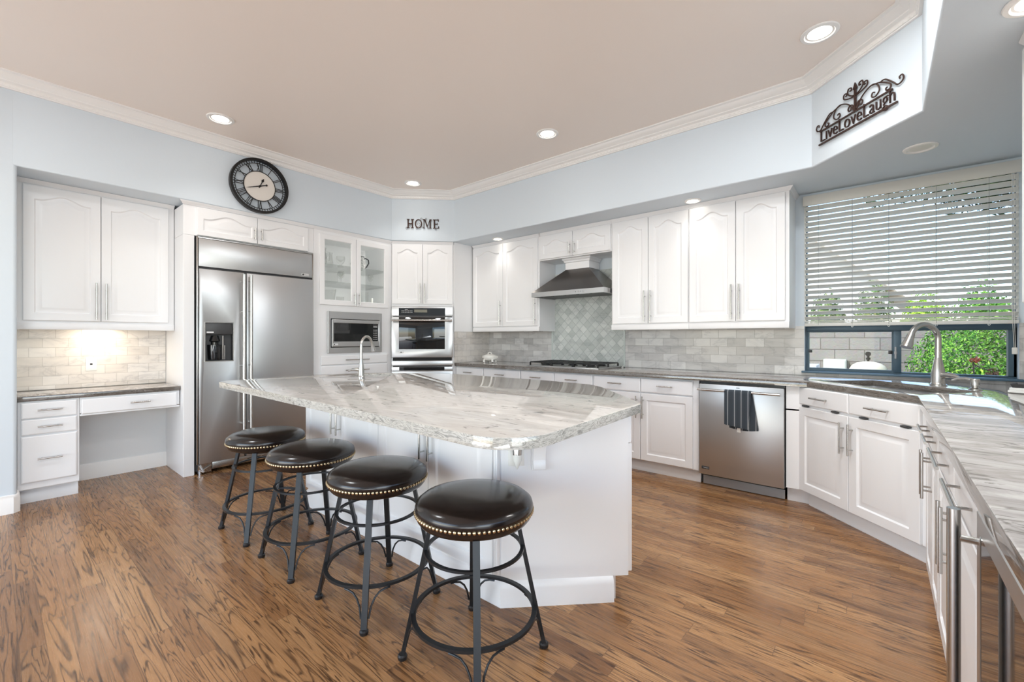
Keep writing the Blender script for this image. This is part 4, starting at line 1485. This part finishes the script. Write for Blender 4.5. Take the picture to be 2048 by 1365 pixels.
def rc(a, b_, c, d_):
    return ([(a, b_), (c, b_), (c, d_), (a, d_)], [])


letter([rc(.1, .06, .28, .94), rc(.72, .06, .9, .94), rc(.28, .45, .72, .54), rc(0, 0, .4, .06), rc(.6, 0, 1, .06), rc(0, .94, .4, 1), rc(.6, .94, 1, 1)], 0, .086)
el = lambda rx, ry: [(.5 + rx * math.cos(2 * PI * i / 28), .5 + ry * math.sin(2 * PI * i / 28)) for i in range(28)]
letter([(el(.5, .5), [el(.34, .42)])], .098, .09)
letter([rc(.08, .06, .16, .94), rc(.8, .06, .95, .94), rc(0, 0, .26, .06), rc(.72, 0, 1.04, .06), rc(-.02, .94, .2, 1), rc(.8, .94, 1.04, 1),
        ([(.14, 1), (.3, 1), (.55, .3), (.5, .08)], []), ([(.5, .08), (.55, .3), (.82, 1), (.88, 1)], [])], .198, .102)
letter([rc(.12, .06, .34, .94), rc(0, 0, .95, .07), rc(0, .93, .9, 1), rc(.34, .46, .68, .54), rc(.82, .07, .95, .25), rc(.78, .77, .9, .93), rc(.64, .38, .72, .62)], .322, .078)


def curl(cx, cz, r0, turns, a0, n=26, s=1, y=-.01):
    return [(cx + r0 * (1 - .78 * i / n) * math.cos(a0 + s * turns * 2 * PI * i / n), y, cz + r0 * (1 - .78 * i / n) * math.sin(a0 + s * turns * 2 * PI * i / n)) for i in range(n + 1)]


fl = MB()
for cx, cz, r0, a0, s in ((.0, -.004, .017, 1.2, 1), (.045, .03, .02, 0, 1), (.14, .05, .03, 4.4, 1), (.18, .118, .016, 4, -1), (.235, .118, .015, 5, 1), (.3, .1, .012, 3, 1), (.12, .0, .014, 0, -1), (.2, .01, .013, 2, 1), (.36, -.012, .015, 1, 1), (.385, .108, .013, 3, -1), (.06, .1, .013, 4, 1), (.26, .0, .012, 2, -1)):
    fl.tube(curl(cx, cz, r0, 1.1, a0, s=s), .0016, 6)
fl.build('tendrils', M['scroll'], t)

# ================================================================== LIVE LOVE LAUGH SIGN
t = thing('scrollwork_sign', 'dark scrollwork metal sign reading LiveLoveLaugh on the angled soffit', 'sign', (-.3055, 3.697, 2.565), -45)
Lw = .553
MB().box(-.012, Lw, -.02, -.01, -.006, .004).build('lower_bar', M['scroll'], t)
MB().box(-.002, Lw - .03, -.02, -.01, .083, .092).build('upper_bar', M['scroll'], t)
text('lettering', 'LiveLoveLaugh', M['scroll'], t, .004, -.009, -.014, Lw - .02, .112, .01, thin=.018)
mid_ = .277
sc_ = MB()
for s in (-1, 1):
    X = lambda q: mid_ + s * q
    P = lambda pts: [(X(a), -.015, b_) for a, b_ in pts]

    def spl(pts, n=8):
        out = []
        pp = [pts[0]] + pts + [pts[-1]]
        for i in range(1, len(pp) - 2):
            for j in range(n):
                u = j / n
                a, b_, c, d_ = [Vector(q) for q in pp[i - 1:i + 3]]
                out.append(tuple(.5 * ((2 * b_) + (c - a) * u + (2 * a - 5 * b_ + 4 * c - d_) * u * u + (3 * b_ - a - 3 * c + d_) * u ** 3)))
        out.append(tuple(pts[-1]))
        return out
    for pts in ([(.012, .1), (.05, .155), (.11, .185), (.15, .17), (.165, .13), (.14, .105), (.115, .115), (.12, .135), (.135, .13)],
                [(.11, .184), (.165, .172), (.21, .145), (.235, .122), (.232, .102), (.212, .1), (.205, .112), (.215, .118)],
                [(.17, .17), (.2, .17), (.245, .13), (.275, .098), (.3, .1), (.312, .118), (.303, .138), (.288, .134), (.29, .122)],
                [(.0, .19), (.03, .2), (.055, .225), (.05, .252), (.03, .25), (.028, .235), (.04, .235)],
                [(.005, .185), (.045, .19), (.082, .205), (.085, .23), (.068, .235), (.062, .222), (.072, .218)],
                [(.01, .1), (.02, .135), (.04, .14), (.052, .125), (.045, .108), (.032, .112), (.034, .122)]):
        sc_.tube([(X(a), -.015, b_) for a, b_ in spl(pts)], .0042, 8)
sc_.build('scrolls', M['scroll'], t)
MB().box(mid_ - .006, mid_ + .006, -.02, -.01, .088, .23).prism([(mid_ - .014, .232), (mid_ - .006, .222), (mid_ + .006, .222), (mid_ + .014, .232), (mid_, .268)], -.02, -.01, plane='xz').build('finial', M['scroll'], t)

# ================================================================== GLASSWARE IN THE DISPLAY CABINET
GG = 'glassware in the display cabinet'


def at(y, d, z):
    """y along the cabinet (world), depth behind its face, height"""
    return (FX - d, y, z)


def ware(name, label, cat, loc, prof, m='glassware', handle_pts=None, hr=.005, rot=90):
    t = thing(name, label, cat, loc, rot, GG)
    MB().lathe(prof, n=26).build('bowl' if name in ('wine_glass', 'glass_bowl') else 'body', M[m], t)
    if handle_pts:
        MB().tube(handle_pts, hr, 8).build('handle', M['iron' if m == 'toile' else m], t)
    return t


z1, z2, z3 = SH[2] + .001, SH[1] + .001, SH[0] + .001
cup = lambda r0, r1, h, w=.003: [(0, 0), (r0, 0), (r1, h), (r1 - w, h), (r0 - w, w * 2), (0, w * 2)]
ware('glass_pitcher', 'clear glass pitcher on the top shelf, leftmost', 'pitcher', at(2.43, .2, z1), [(0, 0), (.05, 0), (.062, .03), (.066, .09), (.05, .16), (.056, .2), (.053, .2), (.046, .16), (.06, .09), (0, .01)], handle_pts=[(.05, 0, .17), (.1, 0, .16), (.1, 0, .07), (.062, 0, .05)])
ware('glass_vase', 'cloudy glass vase on the top shelf beside the pitcher', 'vase', at(2.55, .26, z1), [(0, 0), (.045, 0), (.052, .05), (.04, .13), (.046, .17), (.043, .17), (.037, .13), (.048, .05), (0, .008)])
ware('green_goblet', 'pale greenish goblet on the top shelf, right in the left door', 'goblet', at(2.655, .18, z1), [(0, 0), (.04, 0), (.03, .01), (.012, .03), (.04, .06), (.052, .1), (.046, .13), (.043, .13), (.048, .1), (0, .06)])
ware('ceramic_pitcher', 'white pitcher with grey leaf pattern and dark handle on the top shelf', 'pitcher', at(2.895, .2, z1), [(0, 0), (.062, 0), (.085, .03), (.092, .075), (.078, .125), (.066, .145), (.07, .16), (.066, .16), (.06, .145), (.072, .12), (0, .02)], 'toile', [(.07, 0, .14), (.1, 0, .155), (.14, 0, .14), (.145, 0, .1), (.115, 0, .05), (.085, 0, .03)], .008)
MB().ring((0, 0, .16), .069, .004, .004, 32).build('rim', M['iron'], bpy.data.objects['ceramic_pitcher'])
t = thing('glass_box', 'square clear glass box on the middle shelf', 'box', at(2.55, .2, z2), 90, GG)
MB().box(-.06, .06, -.05, .05, 0, .125, .004).build('body', M['glassware'], t)
for i, (y, d) in enumerate(((2.65, .15), (2.69, .25))):
    ware('wine_glass', ('stemmed glass on the middle shelf beside the glass box', 'second stemmed glass on the middle shelf, farther back beside the glass box')[i], 'glass', at(y, d, z2), [(0, 0), (.032, 0), (.03, .004), (.005, .01), (.004, .06), (.03, .085), (.036, .12), (.03, .15), (.028, .15), (.033, .12), (0, .08)])
ware('glass_bowl', 'clear glass bowl on the middle shelf at its left end', 'bowl', at(2.40, .22, z2), cup(.035, .08, .09))
ware('wine_glass', 'stemmed glass alone on the middle shelf behind the right door', 'glass', at(3.05, .18, z2), [(0, 0), (.032, 0), (.03, .004), (.005, .01), (.004, .06), (.03, .085), (.036, .12), (.03, .15), (.028, .15), (.033, .12), (0, .08)])
ware('tumbler', 'small clear tumbler on the middle shelf behind the right door', 'glass', at(2.85, .2, z2), cup(.028, .034, .09))
ware('glass_bucket', 'large clear glass bucket on the bottom shelf behind the left door', 'bucket', at(2.5, .18, z3), cup(.065, .09, .185, .004))
ware('glass_jar', 'cut glass jar on the bottom shelf beside the bucket', 'jar', at(2.66, .2, z3), cup(.042, .045, .11))
ware('glass_cylinder', 'tall clear glass cylinder on the bottom shelf behind the right door', 'vase', at(2.97, .18, z3), cup(.045, .045, .19))
ware('candle', 'white pillar candle on the bottom shelf by the glass cylinder', 'candle', at(3.045, .14, z3), [(0, 0), (.014, 0), (.014, .115), (0, .118)], 'porcelain')

# ================================================================== WINDOW BLIND
t = thing('window_blind', 'white slatted window blind lowered over the upper part of the window', 'blind', (.11, YW - .045, 0))
bw = .607
MB().box(-bw, bw, -.012, .006, 2.33, 2.414, .004).box(-bw, bw, .006, .04, 2.375, 2.41).build('valance', M['blind'], t)
ns = 22
for i in range(ns):
    z = 1.392 + i * (2.312 - 1.392) / (ns - 1)
    sl = MB()
    for y_, zz in ((0, 0),):
        th = math.radians(28)
        pts = []
        for q in (-.025, -.0125, 0, .0125, .025):
            cr = .0016 * (1 - (q / .025) ** 2)
            pts.append((q * math.cos(th) + cr * math.sin(th), -q * math.sin(th) + cr * math.cos(th)))
        top = [(a + .0, b_ + .0014) for a, b_ in pts]
        bot = [(a - .0, b_ - .0014) for a, b_ in reversed(pts)]
        sl.loops([[(x, a + .02, z + b_) for a, b_ in top + bot] for x in (-bw + .012, bw - .012)], True, True, True)
    sl.build('slat', M['blind'], t)
MB().box(-bw + .01, bw - .01, -.002, .045, 1.325, 1.352, .004).box(-bw + .012, bw - .012, -.002, .043, 1.356, 1.362).box(-bw + .012, bw - .012, -.002, .043, 1.366, 1.372).build('bottom_rail', M['blind'], t)
cd = MB()
for x in (-.5, -.28, -.06, .2, .46):
    for y_ in (-.004, .044):
        cd.cyl((x, y_, 1.335), (x, y_, 2.36), .0011, n=5)
cd.build('ladder_cords', M['cord'], t)
cr_ = MB()
for x in (-.28, -.06, .2, .46):
    cr_.tube([(x + .006 * math.cos(q), -.004, 1.322 + .006 * math.sin(q)) for q in [2 * PI * i / 12 for i in range(12)]], .0015, 6, closed=True)
cr_.build('cord_loops', M['plastic_white'], t)
MB().tube([(.562, -.014, 2.33), (.563, -.014, 1.4), (.572, -.014, 1.165)], .0014, 6).tube([(.572, -.014, 2.33), (.573, -.014, 1.4), (.578, -.014, 1.165)], .0014, 6).build('pull_cord', M['blind'], t)
MB().box(.562, .588, -.021, -.007, 1.12, 1.165, .004).build('tassel', M['blind'], t)
for x in (-bw + .004, bw - .018):
    MB().box(x, x + .012, .04, .052, 1.37, 2.33).build('side_strip', M['blind'], t)

# ================================================================== THE GARDEN BEYOND THE WINDOW
rnd = random.Random(4)


def leaves(c, rad, n, size, flat=.6, shell=.55, seed=0, lim=None):
    r = random.Random(seed)
    vs, fs = [], []
    while len(fs) < n:
        v = Vector((r.gauss(0, 1), r.gauss(0, 1), r.gauss(0, 1)))
        if v.length < .01:
            continue
        v.normalize()
        k = shell + (1 - shell) * r.random() ** .6
        k *= 1 + .13 * math.sin(v.x * 7 + seed) * math.sin(v.z * 6 + v.y * 5)
        p = Vector((c[0] + v.x * rad[0] * k, c[1] + v.y * rad[1] * k, c[2] + v.z * rad[2] * k))
        if lim and not lim(p):
            continue
        d = (v + Vector((r.uniform(-1, 1), r.uniform(-1, 1), r.uniform(-.4, 1))) * .8).normalized()
        a = d.orthogonal().normalized()
        a.rotate(Matrix.Rotation(r.uniform(0, 6.28), 3, d))
        b_ = d.cross(a)
        s = size * r.uniform(.6, 1.3)
        i = len(vs)
        vs += [p - a * s, p + b_ * s * flat * .5 + d * s * .12, p + a * s, p - b_ * s * flat * .5 + d * s * .12]
        fs.append((i, i + 1, i + 2, i + 3))
    me = bpy.data.meshes.new('leaves')
    me.from_pydata([tuple(v) for v in vs], [], fs)
    return me


def plant(name, label, cat, base, me, m, stem=None, group=None):
    t = thing(name, label, cat, base, 0, group)
    me.transform(Matrix.Translation((-base[0], -base[1], -base[2])))
    link('foliage', me, M[m], t, flat=True)
    if stem:
        MB().tube([Vector(q) - Vector(base) for q in stem[0]], stem[1], 8).build('stem', M['bark'], t)
    return t


GZ = -.12
struct('ground_outside', MB().box(-12, 14, 4.65, 26, GZ - .1, GZ), M['earth'])
WYB = 9.6
o = struct('wall_garden', MB().box(-7, 10, WYB, WYB + .2, GZ, 1.5), M['block'])

# hedge behind the block wall: separate shrubs
HG = 'shrubs above the garden wall'
for i, (x, h, lb) in enumerate(((-1.45, .62, 'flowering shrub above the garden wall, farthest left behind the blind'), (-.78, .66, 'flowering shrub above the garden wall, second from the left'), (-.1, .78, 'tall flowering shrub above the garden wall, in the middle of the row'),
                                (.58, .55, 'low lime shrub above the garden wall, right of the middle'), (1.26, .7, 'green shrub above the garden wall at the right end of the blind'))):
    plant('shrub', lb, 'shrub', (x, WYB + .8, GZ), leaves((x, WYB + .8, 1.5), (.315, .42, h), 1800, .05, shell=.35, seed=10 + i), 'hedge' if i < 3 else 'groundcover' if i == 3 else 'bush', ([(x, WYB + .8, GZ), (x + .05, WYB + .8, 1.3)], .05), HG)

# big rounded bush right of the mullion
bc = (1.42, 8.0, .75)
plant('bush', 'big rounded leafy green bush filling the right window pane', 'bush', (bc[0], bc[1], GZ), leaves(bc, (1.1, .85, 1.05), 30000, .03, shell=.62, seed=3, lim=lambda p: p.z > GZ), 'bush', ([(bc[0], bc[1], GZ), (bc[0], bc[1], .5)], .07))
plant('groundcover_plant', 'bright lime low plants in front of the big bush', 'plant', (.95, 6.6, GZ), leaves((.95, 6.6, .45), (.75, .42, .43), 4200, .03, shell=.3, seed=7, lim=lambda p: p.z > GZ), 'groundcover')
plant('groundcover_plant', 'small lime plant just right of the window mullion', 'plant', (.12, 7.3, GZ), leaves((.12, 7.3, .42), (.16, .2, .36), 700, .028, shell=.3, seed=8, lim=lambda p: p.z > GZ), 'groundcover')
t = thing('flower', 'orange flower on a thin leaning stem in front of the bush', 'flower', (.70, 5.95, GZ))
MB().tube([(0, 0, 0), (0, 0, .5), (-.02, 0, .85), (-.03, 0, 1.12)], .005, 6).tube([(-.03, 0, 1.1), (.08, 0, 1.04), (.2, -.02, .95)], .004, 6).build('stem', M['bark'], t)
link('petals', leaves((-.02, 0, 1.14), (.04, .04, .02), 40, .022, seed=9), M['petal'], t, flat=True)
link('faded_petals', leaves((.09, 0, 1.02), (.04, .04, .055), 50, .028, seed=12), M['petalbrown'], t, flat=True)
link('seed_heads', leaves((.2, 0, .99), (.05, .04, .03), 30, .024, seed=13), M['petalbrown'], t, flat=True)

# overhanging tree branch, top right
t = thing('tree', 'dark green tree with drooping leaves over the top right of the window', 'tree', (2.3, 6.3, GZ))
MB().tube([(0, 0, 0), (-.05, 0, 1.6), (-.15, 0, 2.6), (-.4, -.1, 3.3)], [.09, .08, .06, .04], 10).build('trunk', M['bark'], t)
MB().tube([(-.15, 0, 2.6), (-.9, -.1, 2.95), (-2.1, -.2, 2.95)], [.04, .03, .012], 8).build('branch', M['bark'], t)
link('foliage', leaves((-1.35, -.1, 2.92), (.62, .5, .36), 1700, .085, flat=.26, shell=.2, seed=21), M['treeleaf'], t, flat=True)
link('foliage', leaves((-2.15, -.15, 2.9), (.4, .35, .16), 160, .08, flat=.26, shell=.1, seed=22), M['treeleaf'], t, flat=True)

# neighbour's house
t = thing('house', "white neighbouring house with a sloping roof edge beyond the wall", 'house', (-6.2, 15, GZ))
MB().prism([(-6, 0), (6.3, 0), (6.3, 2.72), (3.2, 5.5), (-6, 5.5)], 0, 5, plane='xz').build('wall', M['stucco'], t)
MB().prism([(6.85, 2.22), (6.9, 2.4), (2.9, 6.0), (2.9, 5.76)], -.45, 5, plane='xz').build('roof', M['roof'], t)

# pool equipment
t = thing('pool_filter', 'beige domed pool filter with a pressure gauge on top', 'pool filter', (-.136, 8.3, GZ))
MB().lathe([(0, 0), (.23, 0), (.23, .78), (.242, .79), (.242, .83), (.23, .84), (.222, .89), (.19, .945), (.14, .98), (.07, 1.0), (.0, 1.008)], n=36).build('tank', M['poolbeige'], t)
MB().cyl((0, 0, .99), (0, 0, 1.09), .016, n=12).cyl((0, 0, 1.03), (0, 0, 1.06), .028, n=12).cyl((0, -.015, 1.115), (0, .015, 1.115), .034, n=18).build('gauge', M['black'], t)
t = thing('utility_box', 'pale square utility box on the garden wall', 'box', (-.604, WYB - .12, .43))
MB().box(-.16, .16, -.1, .118, 0, .43, .01).build('casing', M['boxgreen'], t)
MB().box(-.145, .145, -.11, -.1, .02, .41, .004).build('door', M['boxgreen'], t)
t = thing('pool_heater', 'pale louvred heater at the bottom left of the window', 'heater', (-1.0, 9.0, GZ))
MB().box(-.3, .2, -.25, .25, 0, .9, .02).build('casing', M['heater'], t)
lv = MB()
for i in range(3):
    lv.box(-.28, .18, -.258, -.25, .72 + i * .055, .745 + i * .055)
lv.build('louvres', M['gap'], t)
